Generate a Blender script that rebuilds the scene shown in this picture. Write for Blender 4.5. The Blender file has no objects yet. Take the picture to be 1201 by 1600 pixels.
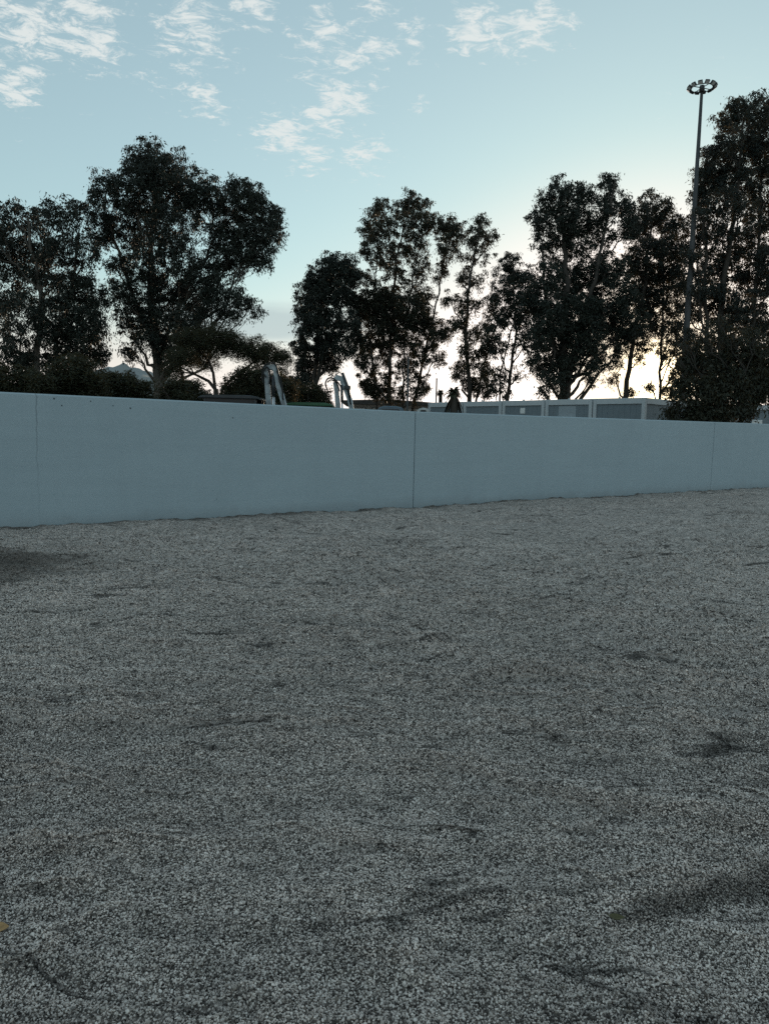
import bpy, bmesh, math, random
import numpy as np
from mathutils import Vector, Matrix

random.seed(7)
RNG = np.random.default_rng(11)
sc = bpy.context.scene
COL = sc.collection
R = math.radians

# ------------------------------------------------------------------ camera
EYE = 1.55
PITCH, ROLL = 5.95, 1.25
FPX = 1155.6                                   # focal length in photo pixels (1201 x 1600)
cam_d = bpy.data.cameras.new('camera')
cam = bpy.data.objects.new('camera', cam_d)
COL.objects.link(cam)
cam_d.sensor_fit = 'VERTICAL'
cam_d.sensor_height = 36.0
cam_d.lens = 26.0
cam_d.clip_start = 0.05
cam_d.clip_end = 20000
CM = Matrix.Rotation(R(90 - PITCH), 3, 'X') @ Matrix.Rotation(R(ROLL), 3, 'Z')
cam.matrix_world = Matrix.Translation((0, 0, EYE)) @ CM.to_4x4()
sc.camera = cam


def ray(px, py):
    return (CM @ Vector(((px - 600.5) / FPX, (800 - py) / FPX, -1.0))).normalized()


def at(px, py, y):
    """the point seen at photo pixel px, py that stands y metres out"""
    d = ray(px, py)
    return Vector((0, 0, EYE)) + d * (y / d.y)


def on_ground(px, py, z=0.0):
    d = ray(px, py)
    return Vector((0, 0, EYE)) + d * ((z - EYE) / d.z)


# ------------------------------------------------------------------ sun + sky
SUN = ray(1022, 590)
SUN_EL = math.asin(SUN.z)
SUN_AZ = math.atan2(SUN.x, SUN.y)              # clockwise from +Y
sun_d = bpy.data.lights.new('sun', 'SUN')
sun_d.energy = 2.0
sun_d.angle = R(0.55)
sun_d.color = (1.0, 0.78, 0.55)
sun_o = bpy.data.objects.new('sun', sun_d)
COL.objects.link(sun_o)
sun_o.rotation_euler = (-SUN).to_track_quat('-Z', 'Y').to_euler()

world = bpy.data.worlds.new('World')
sc.world = world
world.use_nodes = True


class NT:
    """tiny node-tree writer"""
    def __init__(self, tree):
        self.t = tree
        tree.nodes.clear()

    def n(self, typ, **kw):
        nd = self.t.nodes.new(typ)
        for k, v in kw.items():
            setattr(nd, k, v)
        return nd

    def set(self, sock, v):
        if isinstance(v, bpy.types.NodeSocket):
            self.t.links.new(v, sock)
        elif v is not None:
            sock.default_value = v

    def math(self, op, a, b=None, c=None, clamp=False):
        nd = self.n('ShaderNodeMath', operation=op, use_clamp=clamp)
        self.set(nd.inputs[0], a)
        if b is not None: self.set(nd.inputs[1], b)
        if c is not None: self.set(nd.inputs[2], c)
        return nd.outputs[0]

    def vmath(self, op, a, b=None, out=0):
        nd = self.n('ShaderNodeVectorMath', operation=op)
        self.set(nd.inputs[0], a)
        if b is not None: self.set(nd.inputs[1], b)
        return nd.outputs[out]

    def mix(self, f, a, b, mode='MIX'):
        nd = self.n('ShaderNodeMix', data_type='RGBA', blend_type=mode)
        self.set(nd.inputs[0], f); self.set(nd.inputs[6], a); self.set(nd.inputs[7], b)
        return nd.outputs[2]

    def noise_col(self, vec, scale):
        nd = self.n('ShaderNodeTexNoise')
        self.set(nd.inputs['Vector'], vec)
        nd.inputs['Scale'].default_value = scale
        return nd.outputs[1]

    def rng(self, v, a, b, c=0.0, d=1.0, smooth=False):
        nd = self.n('ShaderNodeMapRange')
        if smooth: nd.interpolation_type = 'SMOOTHSTEP'
        self.set(nd.inputs[0], v)
        for i, q in enumerate((a, b, c, d)): self.set(nd.inputs[1 + i], q)
        return nd.outputs[0]

    def noise(self, vec, scale, detail=4, rough=0.55, dist=0.0):
        nd = self.n('ShaderNodeTexNoise')
        self.set(nd.inputs['Vector'], vec)
        nd.inputs['Scale'].default_value = scale
        nd.inputs['Detail'].default_value = detail
        nd.inputs['Roughness'].default_value = rough
        nd.inputs['Distortion'].default_value = dist
        return nd.outputs[0]


def build_world():
    w = NT(world.node_tree)
    sky = w.n('ShaderNodeTexSky', sky_type='NISHITA')
    sky.sun_disc = False
    sky.sun_elevation = max(SUN_EL, R(4.0))
    sky.sun_rotation = SUN_AZ
    sky.altitude = 20
    sky.air_density = 1.0
    sky.dust_density = 0.5
    sky.ozone_density = 1.0
    col = sky.outputs[0]
    # camera-like response of the whole sky: compress its range, teal balance
    gam = w.n('ShaderNodeGamma')
    w.set(gam.inputs[0], col); gam.inputs[1].default_value = SKY_GAMMA
    col = w.mix(1.0, gam.outputs[0], SKY_TINT, 'MULTIPLY')
    hs = w.n('ShaderNodeHueSaturation')
    hs.inputs['Saturation'].default_value = SKY_SAT
    w.set(hs.inputs['Color'], col)
    col = hs.outputs[0]
    tc = w.n('ShaderNodeTexCoord').outputs['Generated']
    sep = w.n('ShaderNodeSeparateXYZ'); w.set(sep.inputs[0], tc)
    # dusty cream band that rings the horizon, strongest on the sun's side
    bw = w.n('ShaderNodeRGBToBW'); w.set(bw.inputs[0], col)
    warm = w.mix(1.0, (1.09, 0.97, 0.91, 1), bw.outputs[0], 'MULTIPLY')
    low = w.rng(sep.outputs[2], 0.04, 0.21, 0.95, 0.0, True)
    hot = w.rng(bw.outputs[0], 6.0, 10.0, 0.0, 0.9, True)
    col = w.mix(w.math('MAXIMUM', low, hot), col, warm)
    # aureole close round the low sun
    sd = w.vmath('DOT_PRODUCT', tc, tuple(SUN), out=1)
    ang = w.math('ARCCOSINE', w.math('MINIMUM', sd, 1.0))
    col = w.mix(w.rng(ang, R(1.5), R(11), 0.85, 0.0, True), col, (11.5, 9.4, 6.4, 1))
    col = w.mix(w.rng(ang, R(0.5), R(3.2), 1.0, 0.0, True), col, (40, 32, 20, 1))
    # broken altocumulus on a flat layer
    z = w.math('MAXIMUM', sep.outputs[2], 0.02)
    comb = w.n('ShaderNodeCombineXYZ')
    w.set(comb.inputs[0], w.math('DIVIDE', sep.outputs[0], z))
    w.set(comb.inputs[1], w.math('DIVIDE', sep.outputs[1], z))
    p = comb.outputs[0]
    n1 = w.noise(w.vmath('MULTIPLY', p, (1.0, 1.15, 1)), 13.5, 8, 0.74, 0.5)
    n2 = w.noise(p, 1.5, 3, 0.5)
    field = None
    for bx, by, br, s in CLOUDS:
        d = ray(bx, by)
        dist = w.vmath('DISTANCE', w.vmath('MULTIPLY', tc, (1, 1, 1.5)), (d.x, d.y, d.z * 1.5), out=1)
        m = w.rng(dist, 0.0, br / FPX * 1.5, s, 0.0, True)
        field = m if field is None else w.math('MAXIMUM', field, m)
    high = w.rng(sep.outputs[2], 0.42, 0.6, 0.0, 0.22, True)       # the field goes on overhead
    field = w.math('MAXIMUM', field, w.math('MULTIPLY', high, w.rng(n2, 0.45, 0.65)))
    dens = w.math('ADD', w.math('ADD', n1, w.math('MULTIPLY', n2, 0.25)), field)
    mask = w.rng(dens, 0.765, 0.95, 0.0, 0.92, True)
    col = w.mix(mask, col, CLOUD_COL)
    # low grey bank near the horizon
    d = ray(395, 505)
    dist = w.vmath('DISTANCE', w.vmath('MULTIPLY', tc, (1, 1, 5)), (d.x, d.y, d.z * 5), out=1)
    bank = w.rng(w.math('ADD', dist, w.math('MULTIPLY', w.noise(w.vmath('MULTIPLY', tc, (6, 6, 30)), 1.5, 5), 0.16)), 0.14, 0.26, 0.8, 0.0, True)
    col = w.mix(bank, col, BANK_COL)
    bg = w.n('ShaderNodeBackground')
    w.set(bg.inputs[0], col); bg.inputs[1].default_value = SKY_STRENGTH
    out = w.n('ShaderNodeOutputWorld')
    w.t.links.new(bg.outputs[0], out.inputs[0])


SKY_STRENGTH = 0.10
SKY_GAMMA = 0.60
SKY_TINT = (2.06, 3.15, 3.40, 1)
SKY_SAT = 0.70
CLOUD_COL = (6.7, 7.1, 7.0, 1)
BANK_COL = (4.3, 5.2, 5.3, 1)
CLOUDS = [(50, 40, 70, .26), (140, 65, 60, .26), (15, 135, 45, .26), (150, 15, 40, .22), (300, 60, 85, .22),
          (290, 97, 45, .2), (400, 20, 60, .2), (530, 75, 85, .25), (480, 70, 50, .2), (640, 55, 60, .2),
          (320, 150, 55, .22), (440, 210, 55, .26), (540, 150, 60, .25), (500, 190, 60, .22), (570, 245, 50, .26),
          (490, 250, 50, .22), (750, 45, 60, .25), (830, 50, 60, .26), (885, 45, 40, .2), (655, 163, 24, .24),
          (570, 5, 50, .2), (40, 108, 40, .18), (240, 120, 45, .14)]
build_world()

vs = sc.view_settings
vs.view_transform = 'Standard'
vs.look = 'None'
vs.exposure = 0.20
vs.gamma = 1.0
vs.use_curve_mapping = False
sc.cycles.use_denoising = False
sc.cycles.max_bounces = 6
sc.cycles.transparent_max_bounces = 8

# ------------------------------------------------------------------ helpers


def tag(o, label=None, cat=None, group=None, kind=None):
    if label: o['label'] = label
    if cat: o['category'] = cat
    if group: o['group'] = group
    if kind: o['kind'] = kind
    return o


def link(name, mesh, parent=None, loc=None):
    o = bpy.data.objects.new(name, mesh)
    COL.objects.link(o)
    if parent is not None: o.parent = parent
    if loc is not None: o.location = loc
    return o


def empty(name, loc=(0, 0, 0), rz=0.0):
    o = link(name, None, None, loc)
    o.rotation_euler = (0, 0, rz)
    o.empty_display_size = 0.3
    return o


def np_mesh(name, verts, faces, mat, smooth=False):
    """verts (n,3), faces (m,k) with constant k"""
    verts = np.asarray(verts, np.float32); faces = np.asarray(faces, np.int32)
    me = bpy.data.meshes.new(name)
    k = faces.shape[1]
    me.vertices.add(len(verts)); me.vertices.foreach_set('co', verts.ravel())
    me.loops.add(faces.size); me.loops.foreach_set('vertex_index', faces.ravel())
    me.polygons.add(len(faces))
    me.polygons.foreach_set('loop_start', np.arange(0, faces.size, k, dtype=np.int32))
    me.polygons.foreach_set('loop_total', np.full(len(faces), k, np.int32))
    if smooth: me.polygons.foreach_set('use_smooth', np.ones(len(faces), bool))
    me.update(calc_edges=True)
    if mat: me.materials.append(mat)
    return me


class MB:
    """collects shapes for one mesh"""
    def __init__(self): self.bm = bmesh.new()

    def box(self, a, b, bevel=0.0, mat=None):
        r = bmesh.ops.create_cube(self.bm, size=1)
        vs_ = r['verts']
        s = [b[i] - a[i] for i in range(3)]; c = [(a[i] + b[i]) / 2 for i in range(3)]
        bmesh.ops.scale(self.bm, vec=s, verts=vs_)
        bmesh.ops.translate(self.bm, vec=c, verts=vs_)
        if mat is not None: bmesh.ops.transform(self.bm, matrix=mat, verts=vs_)
        if bevel:
            es = list({e for v in vs_ for e in v.link_edges})
            bmesh.ops.bevel(self.bm, geom=es, offset=bevel, segments=2, affect='EDGES', profile=0.5)
        return self

    def prism(self, pts, y0, y1, bevel=0.0):
        """outline in x, z pulled along y"""
        va = [self.bm.verts.new((x, y0, z)) for x, z in pts]
        vb = [self.bm.verts.new((x, y1, z)) for x, z in pts]
        n = len(pts)
        fs = [self.bm.faces.new(va), self.bm.faces.new(vb[::-1])]
        for i in range(n):
            fs.append(self.bm.faces.new((va[i], vb[i], vb[(i + 1) % n], va[(i + 1) % n])))
        if bevel:
            es = list({e for v in va + vb for e in v.link_edges})
            bmesh.ops.bevel(self.bm, geom=es, offset=bevel, segments=2, affect='EDGES', profile=0.5)
        return self

    def tube(self, path, radii, seg=8, cap=True):
        path = [Vector(p) for p in path]
        if not hasattr(radii, '__len__'): radii = [radii] * len(path)
        rings = []
        up = Vector((0.31, 0.17, 0.93))
        for i, p in enumerate(path):
            t = (path[min(i + 1, len(path) - 1)] - path[max(i - 1, 0)]).normalized()
            a = t.cross(up)
            if a.length < 1e-3: a = t.cross(Vector((1, 0, 0)))
            a.normalize(); b = t.cross(a)
            rings.append([self.bm.verts.new(p + (a * math.cos(k * 2 * math.pi / seg) + b * math.sin(k * 2 * math.pi / seg)) * radii[i]) for k in range(seg)])
        for q in range(len(rings) - 1):
            for k in range(seg):
                f = self.bm.faces.new((rings[q][k], rings[q][(k + 1) % seg], rings[q + 1][(k + 1) % seg], rings[q + 1][k]))
                f.smooth = True
        if cap:
            self.bm.faces.new(rings[0][::-1]); self.bm.faces.new(rings[-1])
        return self

    def lathe(self, prof, axis='Z', seg=24, mat=None):
        """profile of (radius, height) spun about an axis"""
        rings = []
        for r, h in prof:
            ring = []
            for k in range(seg):
                a = k * 2 * math.pi / seg
                c, s = r * math.cos(a), r * math.sin(a)
                v = Vector((c, s, h)) if axis == 'Z' else Vector((c, h, s))
                if mat is not None: v = mat @ v
                ring.append(self.bm.verts.new(v))
            rings.append(ring)
        for q in range(len(rings) - 1):
            for k in range(seg):
                f = self.bm.faces.new((rings[q][k], rings[q][(k + 1) % seg], rings[q + 1][(k + 1) % seg], rings[q + 1][k]))
                f.smooth = True
        return self

    def build(self, name, mat, parent=None, loc=None):
        bmesh.ops.recalc_face_normals(self.bm, faces=self.bm.faces)
        me = bpy.data.meshes.new(name)
        self.bm.to_mesh(me); self.bm.free()
        me.materials.append(mat)
        return link(name, me, parent, loc)


# ------------------------------------------------------------------ layout of the wall
# base points of the wall, read where it meets the gravel
B0, B1, B2 = on_ground(57, 823), on_ground(647, 790), on_ground(1111, 766)
WD = (B2 - B0); WD.z = 0
WALL_DIR = WD.normalized()
WALL_N = Vector((WALL_DIR.y, -WALL_DIR.x, 0))            # towards the camera
if WALL_N.dot(Vector((0, -1, 0))) < 0: WALL_N = -WALL_N
W0 = (B0 + B1 + B2) / 3; W0.z = 0


def on_wall(px, py):
    d = ray(px, py); o = Vector((0, 0, EYE))
    return o + d * ((W0 - o).dot(WALL_N) / d.dot(WALL_N))


TOPL, TOPM, TOPR = on_wall(0, 612), on_wall(650, 643), on_wall(1195, 662)
print('wall pts', [tuple(round(c, 2) for c in v) for v in (B0, B1, B2, TOPL, TOPM, TOPR)], 'sun el', math.degrees(SUN_EL))


def wall_s(v): return (v - W0).dot(WALL_DIR)


def wall_top(s):
    s0, s1, s2 = wall_s(TOPL), wall_s(TOPM), wall_s(TOPR)
    return float(np.interp(s, [s0 - 30, s0, s1, s2, s2 + 60], [TOPL.z, TOPL.z, TOPM.z, TOPR.z, TOPR.z]))


CRACK_AT = on_wall(57, 640)
WALL_HOLES = [(on_wall(85, 623), .016), (on_wall(97, 634), .013), (on_wall(142, 627), .012), (on_wall(177, 634), .011), (on_wall(204, 638), .016), (on_wall(364, 653), .013)]

RUT_A, RUT_B = on_ground(930, 1462), on_ground(1230, 1375)

# ------------------------------------------------------------------ materials


def mat_new(name):
    m = bpy.data.materials.new(name); m.use_nodes = True
    t = NT(m.node_tree)
    out = t.n('ShaderNodeOutputMaterial')
    b = t.n('ShaderNodeBsdfPrincipled')
    t.t.links.new(b.outputs[0], out.inputs[0])
    return m, t, b, out


def simple(name, col, rough=0.6, metal=0.0, var=0.18, scale=3.0, spec=0.4):
    m, t, b, out = mat_new(name)
    tc = t.n('ShaderNodeTexCoord').outputs['Object']
    n = t.noise(tc, scale, 5, 0.6)
    f = t.rng(n, 0.3, 0.7)
    c0 = tuple(c * (1 - var) for c in col) + (1,)
    c1 = tuple(min(1, c * (1 + var)) for c in col) + (1,)
    t.set(b.inputs['Base Color'], t.mix(f, c0, c1))
    b.inputs['Roughness'].default_value = rough
    b.inputs['Metallic'].default_value = metal
    b.inputs['Specular IOR Level'].default_value = spec
    return m


def bump(t, b, h, strength, dist):
    bp = t.n('ShaderNodeBump')
    bp.inputs['Strength'].default_value = strength
    bp.inputs['Distance'].default_value = dist
    t.set(bp.inputs['Height'], h)
    t.set(b.inputs['Normal'], bp.outputs[0])


def stone_ramp(t, fac):
    r = t.n('ShaderNodeValToRGB')
    e = r.color_ramp.elements
    cols = [(0.0, (.055, .046, .041)), (.20, (.13, .112, .10)), (.32, (.43, .37, .33)), (.58, (.68, .585, .525)), (.86, (.82, .715, .645)), (1.0, (.90, .795, .72))]
    e[0].position, e[0].color = cols[0][0], cols[0][1] + (1,)
    e[1].position, e[1].color = cols[-1][0], cols[-1][1] + (1,)
    for p_, c_ in cols[1:-1]:
        q = e.new(p_); q.color = c_ + (1,)
    t.set(r.inputs[0], fac)
    return r.outputs[0]


DAMP = on_ground(-15, 888)                       # centre of the brown damp patch


def damp_mask(t, pos):
    d = t.vmath('SUBTRACT', pos, tuple(DAMP))
    d = t.vmath('MULTIPLY', d, (1 / 1.35, 1 / 1.5, 0))
    ln = t.vmath('LENGTH', d, out=1)
    ln = t.math('ADD', ln, t.math('MULTIPLY', t.math('SUBTRACT', t.noise(pos, 1.6, 5), 0.5), 1.3))
    return t.rng(ln, 0.35, 1.15, 0.75, 0.0, True)


def shade_mask(t, pos):
    """dark streaks, furrow and wall-foot strip: relief shade painted into the gravel colour"""
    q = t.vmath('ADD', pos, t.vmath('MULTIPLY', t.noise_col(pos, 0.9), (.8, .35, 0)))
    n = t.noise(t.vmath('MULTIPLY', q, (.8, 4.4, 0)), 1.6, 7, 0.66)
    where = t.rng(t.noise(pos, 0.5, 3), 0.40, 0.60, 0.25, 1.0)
    a = t.math('MULTIPLY', t.rng(n, 0.58, 0.66, 0.0, 0.45, True), where)  # short streaks coloured dark for the shaded faces of ripples
    # long thin lines, painted dark as the shade of rake and wheel ridges
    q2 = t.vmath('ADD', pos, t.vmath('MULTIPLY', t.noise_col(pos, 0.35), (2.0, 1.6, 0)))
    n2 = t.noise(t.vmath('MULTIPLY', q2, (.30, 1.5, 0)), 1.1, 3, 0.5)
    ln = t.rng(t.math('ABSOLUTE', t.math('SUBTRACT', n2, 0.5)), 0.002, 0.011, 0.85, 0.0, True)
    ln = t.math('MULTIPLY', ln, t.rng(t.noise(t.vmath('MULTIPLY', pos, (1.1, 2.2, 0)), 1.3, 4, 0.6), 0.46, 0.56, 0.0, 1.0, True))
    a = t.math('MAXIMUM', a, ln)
    # the kicked-out furrow, its slope shade put into the stone colour
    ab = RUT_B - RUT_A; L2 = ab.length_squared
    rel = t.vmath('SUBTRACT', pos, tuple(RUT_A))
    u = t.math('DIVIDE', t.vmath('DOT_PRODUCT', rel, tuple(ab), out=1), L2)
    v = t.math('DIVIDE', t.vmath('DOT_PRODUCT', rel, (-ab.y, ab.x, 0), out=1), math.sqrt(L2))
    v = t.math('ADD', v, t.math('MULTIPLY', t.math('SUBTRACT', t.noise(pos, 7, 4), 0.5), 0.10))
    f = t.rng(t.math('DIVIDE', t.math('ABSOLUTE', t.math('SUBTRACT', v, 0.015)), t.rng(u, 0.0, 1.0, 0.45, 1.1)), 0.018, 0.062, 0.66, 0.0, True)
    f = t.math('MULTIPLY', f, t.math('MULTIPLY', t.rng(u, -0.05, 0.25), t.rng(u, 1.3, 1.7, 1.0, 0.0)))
    # shade strip painted on the gravel along the foot of the wall
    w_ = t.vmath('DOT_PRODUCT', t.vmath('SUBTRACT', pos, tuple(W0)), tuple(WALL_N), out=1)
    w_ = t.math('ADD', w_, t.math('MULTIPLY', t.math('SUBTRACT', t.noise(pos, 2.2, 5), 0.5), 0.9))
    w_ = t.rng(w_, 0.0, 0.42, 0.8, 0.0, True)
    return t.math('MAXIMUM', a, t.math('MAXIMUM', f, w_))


def tone(t, pos):
    """patches of paler, dustier and of darker gravel"""
    a = t.rng(t.noise(pos, 0.55, 4), 0.3, 0.7, 0.88, 1.10)
    b_ = t.rng(t.noise(t.vmath('MULTIPLY', pos, (1, 3.0, 1)), 4.0, 5, 0.65), 0.32, 0.56, 0.76, 1.10)
    return t.math('MULTIPLY', a, b_)


def gravel_sheet_mat():
    m, t, b, out = mat_new('gravel_bed')
    pos = t.n('ShaderNodeNewGeometry').outputs['Position']
    v = t.n('ShaderNodeTexVoronoi', feature='F1'); v.inputs['Scale'].default_value = 95
    t.set(v.inputs['Vector'], t.vmath('ADD', pos, t.vmath('MULTIPLY', t.n('ShaderNodeTexNoise').outputs[1], (0, 0, 0))))
    v2 = t.n('ShaderNodeTexVoronoi', feature='F1'); v2.inputs['Scale'].default_value = 34
    t.set(v2.inputs['Vector'], pos)
    s1 = t.n('ShaderNodeSeparateColor'); t.set(s1.inputs[0], v.outputs['Color'])
    s2 = t.n('ShaderNodeSeparateColor'); t.set(s2.inputs[0], v2.outputs['Color'])
    f = t.math('ADD', t.math('MULTIPLY', s1.outputs[0], 0.6), t.math('MULTIPLY', s2.outputs[0], 0.4))
    c = stone_ramp(t, f)
    k = t.math('MULTIPLY', tone(t, pos), 1.0)
    cc = t.n('ShaderNodeCombineColor')
    for i in range(3): t.set(cc.inputs[i], k)
    c = t.mix(1.0, c, cc.outputs[0], 'MULTIPLY')
    c = t.mix(shade_mask(t, pos), c, t.mix(1.0, c, (.24, .24, .24, 1), 'MULTIPLY'))
    c = t.mix(damp_mask(t, pos), c, (.085, .070, .058, 1))
    t.set(b.inputs['Base Color'], c)
    b.inputs['Roughness'].default_value = 0.9
    b.inputs['Specular IOR Level'].default_value = 0.15
    h = t.math('ADD', t.math('MULTIPLY', v.outputs['Distance'], -0.45), t.math('MULTIPLY', v2.outputs['Distance'], -1.0))
    h = t.math('ADD', h, t.math('MULTIPLY', t.noise(pos, 9, 4), 1.2))
    bump(t, b, h, 1.0, 0.035)
    return m


def pebble_mat():
    m, t, b, out = mat_new('pebble_stone')
    oi = t.n('ShaderNodeObjectInfo')
    pos = t.n('ShaderNodeNewGeometry').outputs['Position']
    c = stone_ramp(t, oi.outputs['Random'])
    k = t.math('MULTIPLY', tone(t, pos), t.rng(t.noise(pos, 420, 3), 0.3, 0.7, 0.8, 1.2))
    cc = t.n('ShaderNodeCombineColor')
    for i in range(3): t.set(cc.inputs[i], k)
    c = t.mix(1.0, c, cc.outputs[0], 'MULTIPLY')
    # a few brownish stones
    br = t.math('FRACT', t.math('MULTIPLY', oi.outputs['Random'], 37.3))
    c = t.mix(t.rng(br, 0.80, 0.95, 0.0, 0.55), c, (.27, .22, .175, 1))
    c = t.mix(shade_mask(t, pos), c, t.mix(1.0, c, (.24, .24, .24, 1), 'MULTIPLY'))
    c = t.mix(damp_mask(t, pos), c, (.085, .070, .058, 1))
    t.set(b.inputs['Base Color'], c)
    b.inputs['Roughness'].default_value = 0.85
    b.inputs['Specular IOR Level'].default_value = 0.2
    return m


def concrete_mat():
    m, t, b, out = mat_new('painted_concrete')
    g = t.n('ShaderNodeNewGeometry')
    pos = g.outputs['Position']
    n1 = t.noise(pos, 0.7, 5, 0.6)
    n2 = t.noise(t.vmath('MULTIPLY', pos, (3, 3, 0.35)), 1.4, 5, 0.6)      # faint vertical streaks
    n3 = t.noise(t.vmath('MULTIPLY', pos, (0.3, 0.3, 4)), 2.0, 4, 0.6)      # board marks
    n4 = t.noise(pos, 26, 4, 0.65)
    k = t.math('ADD', t.math('MULTIPLY', n1, 0.35), t.math('MULTIPLY', n2, 0.2))
    k = t.math('ADD', k, t.math('MULTIPLY', n3, 0.25))
    k = t.math('ADD', k, t.math('MULTIPLY', n4, 0.2))
    c = t.mix(t.rng(k, 0.35, 0.65), (.355, .435, .475, 1), (.405, .497, .54, 1))
    # splash of grit low on the wall
    sep = t.n('ShaderNodeSeparateXYZ'); t.set(sep.inputs[0], pos)
    low = t.rng(t.math('ADD', sep.outputs[2], t.math('MULTIPLY', t.noise(pos, 3.5, 5), 0.35)), 0.12, 0.42, 0.35, 0.0, True)
    c = t.mix(low, c, (.26, .275, .285, 1))
    # small air holes and one hairline crack
    hole = None
    for q, r_ in WALL_HOLES:
        dd = t.vmath('DISTANCE', pos, tuple(q), out=1)
        mm = t.rng(dd, r_ * 0.6, r_ * 1.1, 1.0, 0.0)
        hole = mm if hole is None else t.math('MAXIMUM', hole, mm)
    v = t.n('ShaderNodeTexVoronoi'); v.inputs['Scale'].default_value = 2.3
    t.set(v.inputs['Vector'], pos)
    sc_ = t.n('ShaderNodeSeparateColor'); t.set(sc_.inputs[0], v.outputs['Color'])
    tiny = t.math('MULTIPLY', t.rng(v.outputs['Distance'], 0.018, 0.030, 0.6, 0.0), t.math('GREATER_THAN', sc_.outputs[0], 0.72))
    hole = t.math('MAXIMUM', hole, tiny)
    along = t.vmath('DOT_PRODUCT', t.vmath('SUBTRACT', pos, tuple(CRACK_AT)), tuple(WALL_DIR), out=1)
    wob = t.math('MULTIPLY', t.math('SUBTRACT', t.noise(t.vmath('MULTIPLY', pos, (0, 0, 1)), 3.2, 5, 0.6), 0.5), 0.16)
    cr = t.rng(t.math('ABSOLUTE', t.math('ADD', along, wob)), 0.004, 0.013, 1.0, 0.0)
    cr = t.math('MULTIPLY', cr, t.rng(sep.outputs[2], 0.7, 1.7, 0.10, 0.42))
    c = t.mix(t.math('MAXIMUM', hole, cr), c, (.07, .085, .095, 1))
    t.set(b.inputs['Base Color'], c)
    b.inputs['Roughness'].default_value = 0.75
    b.inputs['Specular IOR Level'].default_value = 0.25
    h = t.math('ADD', t.math('MULTIPLY', n4, 0.5), t.math('MULTIPLY', n3, 0.6))
    h = t.math('SUBTRACT', h, t.math('MULTIPLY', hole, 3.0))
    bump(t, b, h, 0.5, 0.006)
    return m


def leaf_mat(name, c0, c1, trans=0.10, tcol=(.16, .10, .035)):
    m, t, b, out = mat_new(name)
    pos = t.n('ShaderNodeNewGeometry').outputs['Position']
    n = t.noise(pos, 0.7, 3)
    n2 = t.noise(pos, 9.0, 2)
    f = t.rng(t.math('ADD', t.math('MULTIPLY', n, 0.5), t.math('MULTIPLY', n2, 0.5)), 0.35, 0.65)
    c = t.mix(f, c0 + (1,), c1 + (1,))
    t.set(b.inputs['Base Color'], c)
    b.inputs['Roughness'].default_value = 0.55
    b.inputs['Specular IOR Level'].default_value = 0.3
    tr = t.n('ShaderNodeBsdfTranslucent'); tr.inputs[0].default_value = tcol + (1,)
    mx = t.n('ShaderNodeMixShader'); mx.inputs[0].default_value = trans
    t.t.links.new(b.outputs[0], mx.inputs[1]); t.t.links.new(tr.outputs[0], mx.inputs[2])
    t.t.links.new(mx.outputs[0], out.inputs[0])
    return m


def bark_mat(name, c0, c1):
    m, t, b, out = mat_new(name)
    pos = t.n('ShaderNodeNewGeometry').outputs['Position']
    n = t.noise(t.vmath('MULTIPLY', pos, (1, 1, 0.25)), 5.0, 6, 0.65)
    t.set(b.inputs['Base Color'], t.mix(t.rng(n, 0.35, 0.65), c0 + (1,), c1 + (1,)))
    b.inputs['Roughness'].default_value = 0.9
    bump(t, b, n, 0.6, 0.03)
    return m


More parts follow.
